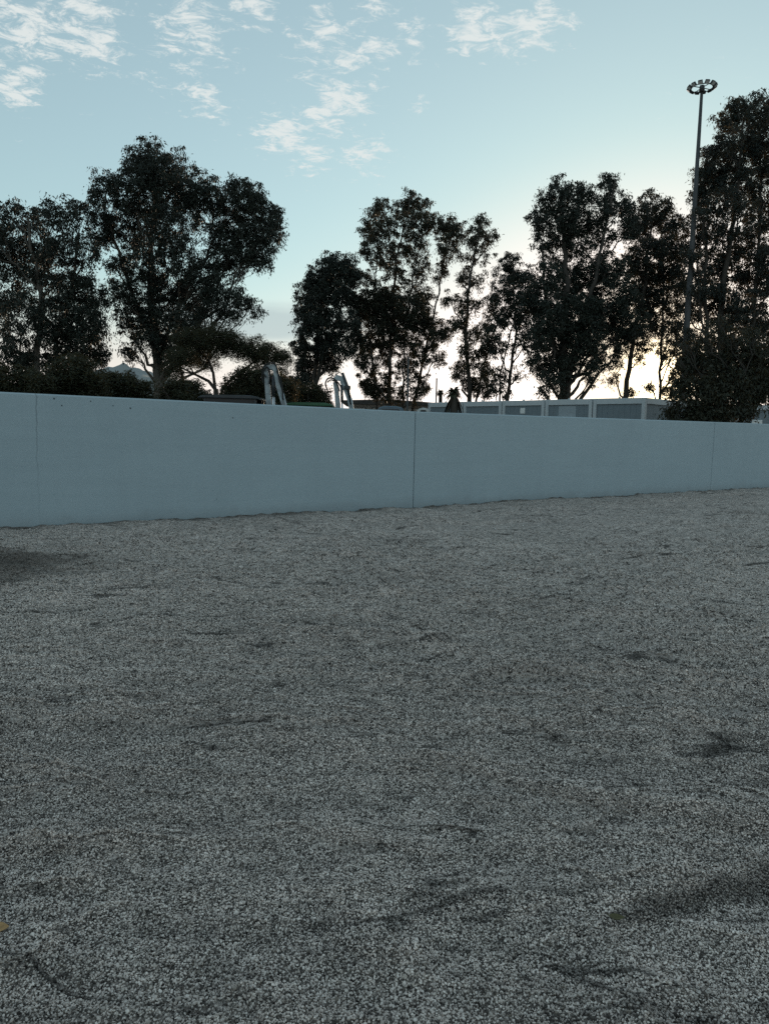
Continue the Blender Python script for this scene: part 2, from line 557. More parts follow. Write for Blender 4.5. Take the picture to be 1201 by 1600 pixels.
M = dict(
    gravel=gravel_sheet_mat(), pebble=pebble_mat(), concrete=concrete_mat(),
    joint=simple('joint_sealant', (.10, .13, .15), 0.8),
    yard=simple('yard_earth', (.16, .15, .13), 0.95, scale=.5),
    leaf_dark=leaf_mat('eucalyptus_leaf_dark', (.018, .025, .020), (.034, .042, .031), .03),
    leaf_mid=leaf_mat('eucalyptus_leaf', (.022, .027, .019), (.040, .045, .029), .15),
    leaf_blue=leaf_mat('eucalyptus_leaf_bluish', (.022, .033, .031), (.040, .054, .049), .24),
    needle=leaf_mat('pine_needle', (.026, .032, .018), (.048, .052, .028), .15),
    shrub=leaf_mat('shrub_leaf', (.028, .034, .020), (.052, .058, .034), .2),
    bark=bark_mat('eucalyptus_bark', (.07, .06, .048), (.16, .145, .125)),
    bark_dark=bark_mat('dark_bark', (.035, .03, .025), (.07, .06, .05)),
    steel=simple('galvanised_steel', (.07, .073, .076), 0.65, 0.2),
    lampblack=simple('lamp_housing', (.06, .06, .06), 0.5),
    glassy=simple('lamp_glass', (.55, .56, .55), 0.15, var=.05),
    frame=simple('container_frame_paint', (.50, .54, .56), 0.45, var=.08),
    panel=simple('container_panel', (.18, .22, .245), 0.55, var=.06),
    panel_pale=simple('container_panel_pale', (.30, .35, .38), 0.5, var=.05),
    white=simple('white_paint', (.78, .79, .78), 0.4, var=.05),
    roof=simple('container_roof', (.42, .44, .45), 0.6),
    arm=simple('arm_paint', (.34, .38, .40), 0.4, var=.4, scale=6),
    chrome=simple('cylinder_rod', (.75, .76, .77), 0.2, 0.9, var=.05),
    rubber=simple('black_rubber', (.02, .02, .02), 0.7),
    dark=simple('dark_machine_paint', (.035, .04, .045), 0.4),
    green=simple('green_machine_paint', (.035, .11, .055), 0.5),
    red=simple('red_hose', (.30, .05, .05), 0.5),
    glass=simple('tinted_glass', (.02, .025, .03), 0.25, spec=.3),
    bluecar=simple('blue_car_paint', (.07, .12, .16), 0.3, spec=.6),
    whitecar=simple('white_car_paint', (.55, .56, .55), 0.3),
    rim=simple('wheel_rim', (.45, .45, .44), 0.4, 0.4),
    rock=bark_mat('limestone_hill', (.20, .22, .22), (.34, .35, .34)),
    stucco=simple('stucco', (.45, .43, .40), 0.9),
    rooftile=simple('roof_sheet', (.10, .095, .09), 0.8),
    leaf_tan=simple('dry_leaf_tan', (.42, .25, .11), 0.7, scale=60),
    leaf_olive=simple('dry_leaf_olive', (.10, .088, .038), 0.6, scale=60),
    twig=simple('twig_bark', (.06, .05, .04), 0.9),
    thatch=simple('dead_palm_frond', (.06, .05, .035), 0.9, scale=8),
)

# ------------------------------------------------------------------ noise for heights


def hash2(ix, iy, seed):
    h = (ix.astype(np.int64) * 374761393 + iy.astype(np.int64) * 668265263 + seed * 974634777) & 0x7fffffff
    h = ((h ^ (h >> 13)) * 1274126177) & 0x7fffffff
    return ((h ^ (h >> 16)) & 0xffff) / 65535.0


def vnoise(x, y, seed=0):
    ix, iy = np.floor(x), np.floor(y)
    fx, fy = x - ix, y - iy
    fx = fx * fx * (3 - 2 * fx); fy = fy * fy * (3 - 2 * fy)
    a, b = hash2(ix, iy, seed), hash2(ix + 1, iy, seed)
    c, d = hash2(ix, iy + 1, seed), hash2(ix + 1, iy + 1, seed)
    return (a * (1 - fx) + b * fx) * (1 - fy) + (c * (1 - fx) + d * fx) * fy - 0.5


def fbm(x, y, seed=0, oct=4):
    s, amp = 0, 1.0
    for i in range(oct):
        s = s + amp * vnoise(x * 2 ** i + 13.7 * i, y * 2 ** i + 7.1 * i, seed + i)
        amp *= 0.5
    return s



def seg_dist(x, y, a, b):
    dx, dy = b.x - a.x, b.y - a.y
    L2 = dx * dx + dy * dy
    t = ((x - a.x) * dx + (y - a.y) * dy) / L2
    tc = np.clip(t, 0, 1)
    side = ((x - a.x) * dy - (y - a.y) * dx) / math.sqrt(L2)
    d = np.hypot(x - a.x - tc * dx, y - a.y - tc * dy)
    return d, t, side


# curved wheel tracks: circle centre, radius, depth
TRACKS = [((-9.0, 3.0), 11.5, .022), ((-9.0, 3.0), 13.1, .020), ((14.0, 2.0), 11.0, .018), ((14.0, 2.0), 9.4, .018), ((3.0, 24.0), 13.5, .02), ((3.0, 24.0), 15.2, .02)]


def height(x, y):
    far = np.clip(1 - (np.hypot(x, y) - 30) / 60, 0, 1)
    w = 0.35 * fbm(x * 0.6, y * 0.6, 90, 3)
    wq = (x - W0.x) * WALL_N.x + (y - W0.y) * WALL_N.y
    calm = np.clip(np.abs(wq) / 1.6, 0.18, 1)
    z = 0.05 * calm * fbm(x * 0.35, y * 0.5, 1, 4)
    z += 0.050 * fbm((x + w) * 0.9, (y + w) * 2.2, 5, 4)                 # raked ripples
    r = 1 - np.abs(2.4 * fbm(x * 0.7 + w, y * 1.7 + w, 20, 3))              # sharp little crests
    patch = np.clip(0.5 + 1.8 * fbm(x * 0.4, y * 0.4, 210, 2), 0.1, 1)
    patch = patch * calm
    z += 0.085 * patch * np.clip(r, 0, 1) ** 4
    r2 = 1 - np.abs(2.6 * fbm(x * 1.7 - w, y * 3.4 + 2 * w, 120, 3))
    z += 0.050 * patch * np.clip(r2, 0, 1) ** 3
    z += 0.020 * fbm(x * 5, y * 6, 31, 3)
    # short kicked-up scarps, steep on one side
    for f_, amp, sd in ((0.75, .055, 300), (1.5, .040, 330), (3.1, .024, 360)):
        wx = x + 0.6 * fbm(x * .8, y * .8, sd + 9, 3)
        ph = y * f_ + 2.2 * fbm(wx * f_ * .55, y * f_ * .45, sd, 3) + 0.25 * x * f_
        fr = ph - np.floor(ph)
        rise = np.clip(fr / .10, 0, 1); rise = rise * rise * (3 - 2 * rise)
        saw = rise * (1 - fr) ** 1.6
        m_ = np.clip(3.2 * fbm(wx * f_ * .9 + np.floor(ph) * 7.3, y * f_ * .5, sd + 5, 3) + .10, 0, 1)
        z += amp * m_ * saw * calm
    for (cx, cy), rad, dep in TRACKS:
        d = np.hypot(x - cx, y - cy) - rad + 0.12 * fbm(x * 0.8, y * 0.8, 77, 2)
        on = np.clip(0.5 + 1.6 * fbm(x * 0.35, y * 0.35, 50 + int(rad * 10), 2), 0, 1)
        z += on * dep * (-np.exp(-(d / 0.13) ** 2) + 0.6 * np.exp(-((np.abs(d) - 0.26) / 0.09) ** 2))
    d, t, side = seg_dist(x, y, RUT_A, RUT_B)
    u = -side + 0.05 * fbm(x * 4, y * 4, 170, 3)
    on = np.clip((t + .02) / .25, 0, 1) * np.clip((1.7 - t) / .4, 0, 1)
    k = np.clip((u + .02) / .10, 0, 1); k = k * k * (3 - 2 * k)
    z += on * (0.065 * k * np.exp(-np.clip(u, 0, None) / 0.45) - 0.03 * np.exp(-((u + .03) / .11) ** 2))
    # gravel banked unevenly against the foot of the wall
    q = (x - W0.x) * WALL_N.x + (y - W0.y) * WALL_N.y
    s = (x - W0.x) * WALL_DIR.x + (y - W0.y) * WALL_DIR.y
    q = q + 0
    z += np.exp(-np.clip(q, 0, None) / 0.35) * (-0.012 + 0.03 * fbm(s * 0.6, s * 0 + 3, 60, 3) + 0.065 * fbm(s * 5, q * 5, 66, 4)) * (q > -1)
    return z * far


# ------------------------------------------------------------------ ground
def axis(fine0, fine1, step, far_lo, far_hi, grow=1.35):
    c = list(np.arange(fine0, fine1 + 1e-6, step))
    s, v = step, fine1
    while v < far_hi: s *= grow; v += s; c.append(v)
    s, v = step, fine0; lo = []
    while v > far_lo: s *= grow; v -= s; lo.append(v)
    return np.array(lo[::-1] + c)


def make_ground():
    xs = axis(-8, 16, 0.065, -6000, 6000)
    near = list(np.arange(1.0, 7.0, 0.035))
    mid = list(np.arange(7.0, 27.0, 0.06))
    ys = axis(27.0, 27.06, 0.06, 26.9, 6000)
    s, v, lo = 0.035, 1.0, []
    while v > -6000: s *= 1.35; v -= s; lo.append(v)
    ys = np.unique(np.concatenate([lo, near, mid, ys[ys > 27.0]]))
    X, Y = np.meshgrid(xs, ys)
    Z = height(X, Y) - 0.010 * np.clip((9 - np.hypot(X, Y)) / 5, 0, 1)
    ny, nx = X.shape
    idx = np.arange(nx * ny).reshape(ny, nx)
    f = np.stack([idx[:-1, :-1], idx[:-1, 1:], idx[1:, 1:], idx[1:, :-1]], -1).reshape(-1, 4)
    me = np_mesh('gravel_ground', np.stack([X, Y, Z], -1).reshape(-1, 3), f, M['gravel'], True)
    tag(link('gravel_ground', me), 'grey pea gravel ground with ruts and ripples', 'ground', kind='structure')


make_ground()


def make_pebbles():
    pts, scl = [], []
    sp, y0, y1 = .0051, 1.25, 13.0
    for yb in np.arange(y0, y1, .5):
        xm = 0.57 * (yb + .5) + .25
        gx, gy = np.meshgrid(np.arange(-xm, xm, sp), np.arange(yb, min(yb + .5, y1), sp))
        gx, gy = gx.ravel(), gy.ravel()
        keep = np.minimum(1, (2.5 / gy) ** 2.1) * np.clip((y1 - gy) / 4, 0, 1)
        k = (np.abs(gx) < 0.57 * gy + 0.25) & (RNG.random(gx.size) < keep)
        gx, gy = gx[k], gy[k]
        gx = gx + RNG.uniform(-.6, .6, gx.size) * sp
        gy = gy + RNG.uniform(-.6, .6, gy.size) * sp
        s = RNG.uniform(.0019, .0039, gx.size) * np.clip((gy / 2.8) ** .5, 1, 1.8) * np.where(RNG.random(gx.size) < .03, 1.5, 1.0)
        z = height(gx, gy) + s * RNG.uniform(-1.2, 1.1, gx.size)
        pts.append(np.stack([gx, gy, z], -1))
        scl.append(s[:, None] * np.stack([RNG.uniform(.85, 1.35, gx.size), RNG.uniform(.75, 1.1, gx.size), RNG.uniform(.55, .9, gx.size)], -1))
    P = np.concatenate(pts).astype(np.float32); S = np.concatenate(scl).astype(np.float32)
    n = len(P)
    rot = RNG.uniform(-1, 1, (n, 3)).astype(np.float32) * np.array([.9, .9, 3.14], np.float32)
    me = bpy.data.meshes.new('gravel_stones')
    me.vertices.add(n); me.vertices.foreach_set('co', P.ravel())
    for nm, arr in (('size', S), ('turn', rot)):
        a = me.attributes.new(nm, 'FLOAT_VECTOR', 'POINT'); a.data.foreach_set('vector', arr.ravel())
    me.materials.append(M['pebble'])
    o = tag(link('gravel_stones', me), 'loose pale grey pea gravel stones covering the ground', 'gravel', kind='stuff')
    ng = bpy.data.node_groups.new('scatter_stones', 'GeometryNodeTree')
    ng.interface.new_socket('Geometry', in_out='INPUT', socket_type='NodeSocketGeometry')
    ng.interface.new_socket('Geometry', in_out='OUTPUT', socket_type='NodeSocketGeometry')
    N, L = ng.nodes, ng.links
    gi, go = N.new('NodeGroupInput'), N.new('NodeGroupOutput')
    ico = N.new('GeometryNodeMeshIcoSphere'); ico.inputs['Radius'].default_value = 1.0; ico.inputs['Subdivisions'].default_value = 2
    nz = N.new('ShaderNodeTexNoise'); nz.inputs['Scale'].default_value = 1.3; nz.inputs['Detail'].default_value = 1
    pos = N.new('GeometryNodeInputPosition'); L.new(pos.outputs[0], nz.inputs['Vector'])
    mth = N.new('ShaderNodeMath'); mth.operation = 'MULTIPLY_ADD'; mth.inputs[1].default_value = 1.3; mth.inputs[2].default_value = 0.35
    L.new(nz.outputs[0], mth.inputs[0])
    sv = N.new('ShaderNodeVectorMath'); sv.operation = 'SCALE'; L.new(pos.outputs[0], sv.inputs[0]); L.new(mth.outputs[0], sv.inputs['Scale'])
    sp_ = N.new('GeometryNodeSetPosition'); L.new(ico.outputs[0], sp_.inputs[0]); L.new(sv.outputs[0], sp_.inputs['Position'])
    ss = N.new('GeometryNodeSetShadeSmooth'); L.new(sp_.outputs[0], ss.inputs[0])
    sm = N.new('GeometryNodeSetMaterial'); sm.inputs['Material'].default_value = M['pebble']; L.new(ss.outputs[0], sm.inputs[0])
    m2p = N.new('GeometryNodeMeshToPoints'); L.new(gi.outputs[0], m2p.inputs[0])
    iop = N.new('GeometryNodeInstanceOnPoints')
    L.new(m2p.outputs[0], iop.inputs['Points']); L.new(sm.outputs[0], iop.inputs['Instance'])
    for nm, sock in (('size', 'Scale'), ('turn', 'Rotation')):
        na = N.new('GeometryNodeInputNamedAttribute'); na.data_type = 'FLOAT_VECTOR'; na.inputs['Name'].default_value = nm
        L.new(na.outputs[0], iop.inputs[sock])
    L.new(iop.outputs[0], go.inputs[0])
    md = o.modifiers.new('scatter', 'NODES'); md.node_group = ng
    print('pebbles', n)


make_pebbles()

# ground behind the wall stands a little higher
YZ = 0.6
WALL_T = 0.22


def make_yard():
    a = W0 + WALL_DIR * -2500 - WALL_N * (WALL_T - 0.01); b = W0 + WALL_DIR * 2500 - WALL_N * (WALL_T - 0.01)
    c, d = b - WALL_N * 5000, a - WALL_N * 5000
    mb = MB()
    lo = [mb.bm.verts.new((v.x, v.y, -0.6)) for v in (a, b, c, d)]
    hi = [mb.bm.verts.new((v.x, v.y, YZ)) for v in (a, b, c, d)]
    mb.bm.faces.new(hi)
    for i in range(4): mb.bm.faces.new((lo[i], lo[(i + 1) % 4], hi[(i + 1) % 4], hi[i]))
    tag(mb.build('yard_ground', M['yard']), 'bare earth yard behind the concrete wall', 'ground', kind='structure')


make_yard()

# ------------------------------------------------------------------ wall


def make_wall():
    root = empty('concrete_wall', W0)
    tag(root, 'long smooth pale blue grey concrete wall bordering the gravel', 'wall')
    sj = [wall_s(on_wall(648, 700)), wall_s(on_wall(1114, 700))]
    step = sj[1] - sj[0]
    cuts = [sj[0] - 2 * step, sj[0] - step - 1.0, sj[0], sj[1]] + [sj[1] + step * k for k in range(1, 6)]
    g = 0.011
    for i in range(len(cuts) - 1):
        a, b = cuts[i] + g, cuts[i + 1] - g
        mb = MB()
        ch = 0.024
        prof = [(0, -0.4), (WALL_T, -0.4), (WALL_T, -ch), (WALL_T - ch, 0), (ch, 0), (0, -ch)]
        ns = 7
        rings = []
        for k in range(ns):
            s = a + (b - a) * k / (ns - 1)
            top = wall_top(s)
            ring = []
            for (dep, hz) in prof:
                z = hz if hz == -0.4 else top + hz
                # slightly eased vertical arrises at the joints
                e = 0.012 if k in (0, ns - 1) else 0.0
                dd = dep + (e if dep < ch / 2 else 0)
                p = WALL_DIR * s - WALL_N * dd
                ring.append(mb.bm.verts.new((p.x, p.y, z)))
            rings.append(ring)
            if k in (0, ns - 2):
                pass
        # extra ring just inside each end so the arris is a narrow chamfer
        for k in range(ns - 1):
            for j in range(len(prof)):
                j2 = (j + 1) % len(prof)
                mb.bm.faces.new((rings[k][j], rings[k][j2], rings[k + 1][j2], rings[k + 1][j]))
        mb.bm.faces.new(rings[0]); mb.bm.faces.new(rings[-1][::-1])
        for end in (0, -1):
            pass
        mb.build('panel', M['concrete'], root)
    for s in cuts[1:-1]:
        mb = MB()
        top = wall_top(s)
        a, b = s - g + .001, s + g - .001
        p = [WALL_DIR * a - WALL_N * .034, WALL_DIR * b - WALL_N * .034, WALL_DIR * b - WALL_N * (WALL_T - .02), WALL_DIR * a - WALL_N * (WALL_T - .02)]
        lo = [mb.bm.verts.new((v.x, v.y, -0.4)) for v in p]; hi = [mb.bm.verts.new((v.x, v.y, top - .02)) for v in p]
        mb.bm.faces.new(lo); mb.bm.faces.new(hi)
        for i in range(4): mb.bm.faces.new((lo[i], lo[(i + 1) % 4], hi[(i + 1) % 4], hi[i]))
        mb.build('joint', M['joint'], root)


make_wall()

# ------------------------------------------------------------------ hill far behind


def make_hill():
    Y0 = 2600.0
    prof = [(-700, 668), (-350, 655), (-100, 640), (60, 612), (140, 592), (165, 580), (180, 575), (189, 572), (193, 568), (198, 572), (206, 577), (228, 580), (245, 588), (275, 602), (340, 625), (430, 645), (560, 660), (700, 672)]
    pk = [at(x, y, Y0) for x, y in prof]
    px = np.array([p.x for p in pk]); pz = np.array([p.z for p in pk])
    xs = np.linspace(px[0], px[-1], 420); t = np.linspace(-1, 1, 61)
    X, T = np.meshgrid(xs, t)
    crest = np.interp(X, px, pz) + 10 + 16 * fbm(X * .02, X * 0 + 3, 44, 4)
    rough = fbm(X * .012, T * 3, 8, 5)
    Z = crest * np.clip(1 - np.abs(T), 0, 1) ** 0.8 + rough * 45 * (1 - np.abs(T)) * np.abs(T) ** .5 * 2
    Z = np.where(np.abs(T) > .98, -5, Z)
    idx = np.arange(X.size).reshape(X.shape)
    f = np.stack([idx[:-1, :-1], idx[:-1, 1:], idx[1:, 1:], idx[1:, :-1]], -1).reshape(-1, 4)
    me = np_mesh('hill', np.stack([X, Y0 + T * 500, Z], -1).reshape(-1, 3), f, M['rock'])
    me.materials[0] = M['rock']
    tag(link('hill', me), 'rocky grey hill far beyond the trees', 'hill', kind='structure')


make_hill()

# ------------------------------------------------------------------ trees


def tubes_mesh(name, paths, mat, seg=6):
    V, F, base = [], [], 0
    for path, rad in paths:
        P = np.array(path, float); n = len(P)
        T = np.gradient(P, axis=0); T /= np.linalg.norm(T, axis=1)[:, None] + 1e-9
        ref = np.array([0.37, 0.61, 0.11])
        A = np.cross(T, ref); A /= np.linalg.norm(A, axis=1)[:, None] + 1e-9
        B = np.cross(T, A)
        ang = np.arange(seg) * 2 * np.pi / seg
        ring = P[:, None] + (A[:, None] * np.cos(ang)[None, :, None] + B[:, None] * np.sin(ang)[None, :, None]) * np.asarray(rad)[:, None, None]
        V.append(ring.reshape(-1, 3))
        i = np.arange(n - 1)[:, None] * seg + base; k = np.arange(seg)[None]
        k2 = (k + 1) % seg
        F.append(np.stack([i + k, i + k2, i + seg + k2, i + seg + k], -1).reshape(-1, 4))
        base += n * seg
    return np_mesh(name, np.concatenate(V), np.concatenate(F), mat, True)


def curve(a, b, sag, n=7, wob=0.06, rng=RNG):
    a, b = np.array(a, float), np.array(b, float)
    t = np.linspace(0, 1, n)[:, None]
    L = np.linalg.norm(b - a)
    p = a + (b - a) * t
    p[:, 2] += (np.sin(t[:, 0] * np.pi) * sag * L)
    w = rng.normal(0, wob * L, (n, 3)) * np.sin(t * np.pi)
    return p + w


def leaf_quads(C, spread, length, width, droop, rng):
    """kite-shaped leaves about centres C"""
    n = len(C)
    d = rng.normal(0, 1, (n, 3)); d[:, 2] *= 0.6
    d[:, 2] -= droop
    d /= np.linalg.norm(d, axis=1)[:, None]
    r = rng.normal(0, 1, (n, 3)); s = np.cross(d, r); s /= np.linalg.norm(s, axis=1)[:, None] + 1e-9
    length, width = length * .80, width * .76
    L = length * rng.uniform(.6, 1.35, n)[:, None]; W = width * rng.uniform(.6, 1.35, n)[:, None]
    nrm = np.cross(d, s)
    mid = C + d * L * .42 + nrm * W * .25
    V = np.stack([C, mid + s * W * .5, C + d * L, mid - s * W * .5], 1).reshape(-1, 3)
    i = np.arange(n)[:, None] * 4
    return V, i + np.array([[0, 1, 2, 3]])


def tree(name, label, cat, y, stems, clumps, leaf, bark, group=None, dens=1.0, droop=1.5, llen=.24, lwid=.075, tuft=.42, flat=1.0, seed=0, trunk_r=.28, up=1.1, depth=.75):
    """stems: list of pixel polylines from the ground upward; clumps: (px, py, r px[, density[, dy]]) - the tree stands y metres out"""
    rng = np.random.default_rng(100 + seed)
    base = at(stems[0][0][0], stems[0][0][1], y)
    root = empty(name, (base.x, y, YZ))
    tag(root, label, cat, group)
    org = np.array([base.x, y, YZ])
    mpp = y / FPX
    paths, nodes = [], []
    for si, st in enumerate(stems):
        pts = []
        b0 = at(st[0][0], st[0][1], y + 0.0)
        dy = rng.normal(0, .8) if si else 0.0
        pts.append(np.array([b0.x, y + dy * .3, YZ - 0.15]))
        for k, (sx, sy) in enumerate(st):
            v = at(sx, sy, y)
            if v.z < YZ + 0.2: continue
            pts.append(np.array([v.x + 0, y + dy * (.3 + .7 * k / max(1, len(st) - 1)) + rng.normal(0, .12), v.z]))
        P = np.array(pts)
        # resample with a little wobble
        seg = np.r_[0, np.cumsum(np.linalg.norm(np.diff(P, axis=0), axis=1))]
        n = max(8, int(seg[-1] / .7))
        q = np.linspace(0, seg[-1], n)
        P = np.stack([np.interp(q, seg, P[:, i]) for i in range(3)], -1)
        P[1:-1] += rng.normal(0, .05, (n - 2, 3))
        r0 = trunk_r * (1.0 if si == 0 else rng.uniform(.5, .8))
        rad = r0 * (1 - .86 * (q / seg[-1]) ** .9) + .015
        rad[0] *= 1.35
        paths.append((P, rad)); nodes += [(p, r) for p, r in zip(P, rad)]
    NP = np.array([p for p, r in nodes]); NR = np.array([r for p, r in nodes])
    LC = []
    for c in clumps:
        cx, cy, cr = c[:3]; cd = c[3] if len(c) > 3 else 1.0
        off = c[4] if len(c) > 4 else rng.uniform(-1, 1) * depth * 2.2
        v = at(cx, cy, y + off)
        ctr = np.array(v); r = cr * mpp * (y + off) / y
        # limb from the stem
        hd = np.hypot(NP[:, 0] - ctr[0], NP[:, 1] - ctr[1])
        score = np.abs(NP[:, 2] - (ctr[2] - hd * up)) + hd * .7 + np.where(NP[:, 2] > ctr[2], 3.0, 0) + np.where(NP[:, 2] < YZ + 1.2, 4, 0)
        j = int(np.argmin(score))
        br = min(NR[j] * .62, .02 + .035 * np.linalg.norm(ctr - NP[j]))
        limb = curve(NP[j], ctr + np.array([0, 0, r * .3]), -.05, 8, .035, rng)
        paths.append((limb, np.linspace(br, .016, 8)))
        # twigs
        ntw = int(5 + r * 4)
        tw = rng.normal(0, 1, (ntw, 3)); tw /= np.linalg.norm(tw, axis=1)[:, None]; tw[:, 2] = np.abs(tw[:, 2]) * .9 - .15
        ends = ctr + tw * r * rng.uniform(.6, 1.0, ntw)[:, None] * np.array([1, 1, flat])
        for e in ends:
            k = rng.integers(3, 8)
            paths.append((curve(limb[k], e, .03, 5, .05, rng), np.linspace(.022, .007, 5)))
        # tufts through the clump, denser to its outside
        nt = max(6, int(41 * r * r / (tuft / .42) ** 2 * cd * dens))
        u = rng.normal(0, 1, (nt, 3)); u /= np.linalg.norm(u, axis=1)[:, None]
        rr = r * rng.uniform(.12, 1.0, nt) ** .55
        TC = ctr + u * rr[:, None] * np.array([1, 1, flat])
        TC += rng.normal(0, .07 * r, TC.shape) + np.array([0, 0, .25 * tuft])
        nl = 48
        off3 = rng.normal(0, 1, (nt, nl, 3)) * (np.array([.36, .36, .55]) * tuft) * rng.uniform(.55, 1.25, nt)[:, None, None]
        off3[:, :, 2] = -np.abs(off3[:, :, 2]) * 1.1 + .12 * tuft
        LC.append((TC[:, None] + off3).reshape(-1, 3))
    C = np.concatenate(LC)
    C = C[C[:, 2] > YZ + .1]
    V, F = leaf_quads(C, 0, llen, lwid, droop, rng)
    link('crown', np_mesh('crown', V - org, F, leaf), root)
    link('trunk', tubes_mesh('trunk', [(p - org, r) for p, r in paths], bark), root)
    global NLEAF
    NLEAF += len(C)
    return root


NLEAF = 0
E = 'eucalyptus_tree'
G = None
# far left group
tree(E, 'broad dark eucalyptus at the far end of the wall, beside the biggest spreading tree', 'tree', 40,
     [[(55, 640), (60, 560), (66, 480), (50, 400), (45, 340)], [(62, 640), (80, 540), (105, 440), (110, 350)]],
     [(20, 335, 28, .8), (55, 345, 24, .8), (90, 335, 28, .8), (120, 335, 26, .8), (-20, 360, 40), (15, 385, 38), (60, 390, 34), (100, 385, 34, .9), (135, 390, 26, .7),
      (20, 440, 38, .9), (75, 440, 40), (125, 450, 38), (150, 470, 24), (-20, 480, 50), (40, 490, 36, .9), (95, 500, 45, 1.2), (140, 510, 34, 1.2), (110, 550, 40, 1.2), (150, 548, 26, 1.2), (20, 545, 40), (60, 570, 36, .8)],
     M['leaf_dark'], M['bark'], dens=1.0, seed=1, trunk_r=.26)
# the biggest spreading tree
tree(E, 'biggest spreading eucalyptus with pale trunk and rounded billowing crown', 'tree', 43,
     [[(247, 640), (246, 590), (242, 530), (236, 470), (236, 400), (240, 330), (240, 270)], [(247, 560), (262, 510), (290, 450), (320, 390), (340, 340)], [(244, 540), (215, 480), (190, 420), (175, 350)]],
     [(240, 248, 32), (212, 258, 26), (265, 256, 26), (232, 285, 42), (262, 295, 36), (195, 300, 32), (160, 290, 25, .8), (150, 320, 22, .7), (300, 292, 32), (330, 305, 28, .8), (300, 330, 36),
      (372, 300, 32), (398, 312, 26), (350, 335, 34), (395, 345, 40), (420, 365, 26), (425, 340, 20), (385, 385, 38), (345, 385, 34), (405, 400, 24), (360, 415, 22, .7),
      (265, 350, 38), (220, 345, 40), (180, 350, 34), (155, 365, 24, .7), (240, 395, 36, .8), (200, 400, 28, .7), (285, 400, 36, .9), (315, 425, 34, .9), (180, 420, 24, .5),
      (225, 450, 38), (265, 450, 38), (300, 470, 36), (340, 455, 32), (190, 460, 26, .8), (375, 470, 22, .8), (395, 482, 18, .7), (355, 485, 22), (215, 495, 32), (255, 500, 36), (300, 510, 36), (200, 520, 20, .7), (205, 548, 18, .8), (235, 535, 22), (270, 545, 30)],
     M['leaf_dark'], M['bark'], dens=1.0, seed=2, trunk_r=.36)
# low umbrella pine under it
tree('pine_tree', 'low dark pine with spreading bare branches, under the biggest eucalyptus', 'tree', 38,
     [[(338, 640), (338, 605), (318, 590), (285, 575)], [(338, 640), (350, 600), (378, 575), (405, 560)], [(338, 640), (330, 590), (322, 560), (320, 530)]],
     [(300, 535, 34), (335, 530, 36), (365, 540, 30), (395, 545, 28), (425, 550, 24), (440, 560, 18), (285, 560, 26), (320, 560, 26, .8), (410, 565, 20, .7), (270, 580, 20, .8), (440, 580, 14, .7)],
     M['needle'], M['bark_dark'], dens=2.6, droop=.1, llen=.17, lwid=.034, tuft=.36, flat=.66, seed=3, trunk_r=.20, up=.5)
tree(E, 'short bushy eucalyptus with a rounded top, behind the pair of digger arms', 'tree', 55,
     [[(490, 640), (490, 590), (497, 520), (508, 450), (515, 410)], [(492, 600), (515, 540), (535, 470), (545, 420)]],
     [(515, 415, 22), (540, 415, 18), (500, 435, 24), (550, 430, 14), (480, 455, 22), (525, 450, 28), (505, 475, 28), (475, 480, 16), (545, 465, 18), (480, 510, 24), (515, 510, 26), (545, 500, 20, .8),
      (475, 545, 20), (505, 545, 24), (535, 540, 20, .8), (480, 575, 22), (515, 570, 18, .8), (555, 530, 16, .6), (470, 600, 20)],
     M['leaf_dark'], M['bark_dark'], dens=1.35, seed=4, trunk_r=.28, llen=.28, lwid=.085)
tree(E, 'tall eucalyptus of several slender stems, midway between the diggers and the cabins', 'tree', 57,
     [[(610, 640), (608, 580), (612, 500), (620, 400), (640, 310)], [(590, 640), (586, 590), (578, 540), (585, 440), (592, 345)], [(628, 640), (630, 560), (640, 460), (660, 370)], [(645, 640), (655, 590), (672, 520), (690, 430), (700, 360)]],
     [(592, 330, 20, .8), (575, 355, 18, .7), (640, 310, 18, .8), (625, 325, 16, .7), (662, 322, 15, .8), (600, 360, 26, .8), (645, 345, 22, .8), (672, 350, 16, .8), (575, 390, 22, .5), (605, 400, 26, .7), (645, 385, 26, .8), (692, 350, 20, .9), (708, 355, 12, .8),
      (700, 385, 22, .8), (620, 430, 24, .5), (655, 425, 22, .6), (570, 440, 20, .6), (690, 420, 18, .5), (660, 460, 22, .6),
      (585, 470, 28), (610, 475, 30, 1.2), (640, 480, 28, 1.1), (565, 490, 24), (600, 510, 32, 1.1), (635, 520, 30), (665, 500, 22), (680, 525, 20), (570, 535, 22), (600, 550, 22, .8), (560, 560, 18, .6), (660, 555, 20, .8), (685, 560, 14, .6), (635, 560, 18, .6), (575, 575, 20, .6), (610, 585, 20, .5), (640, 590, 18, .5), (700, 520, 16, .5), (650, 615, 16, .7), (620, 615, 16, .7), (580, 600, 16, .8), (595, 612, 18), (665, 600, 14, .6), (572, 605, 14, .8)],
     M['leaf_mid'], M['bark_dark'], dens=1.15, seed=5, trunk_r=.21, llen=.28, lwid=.08)
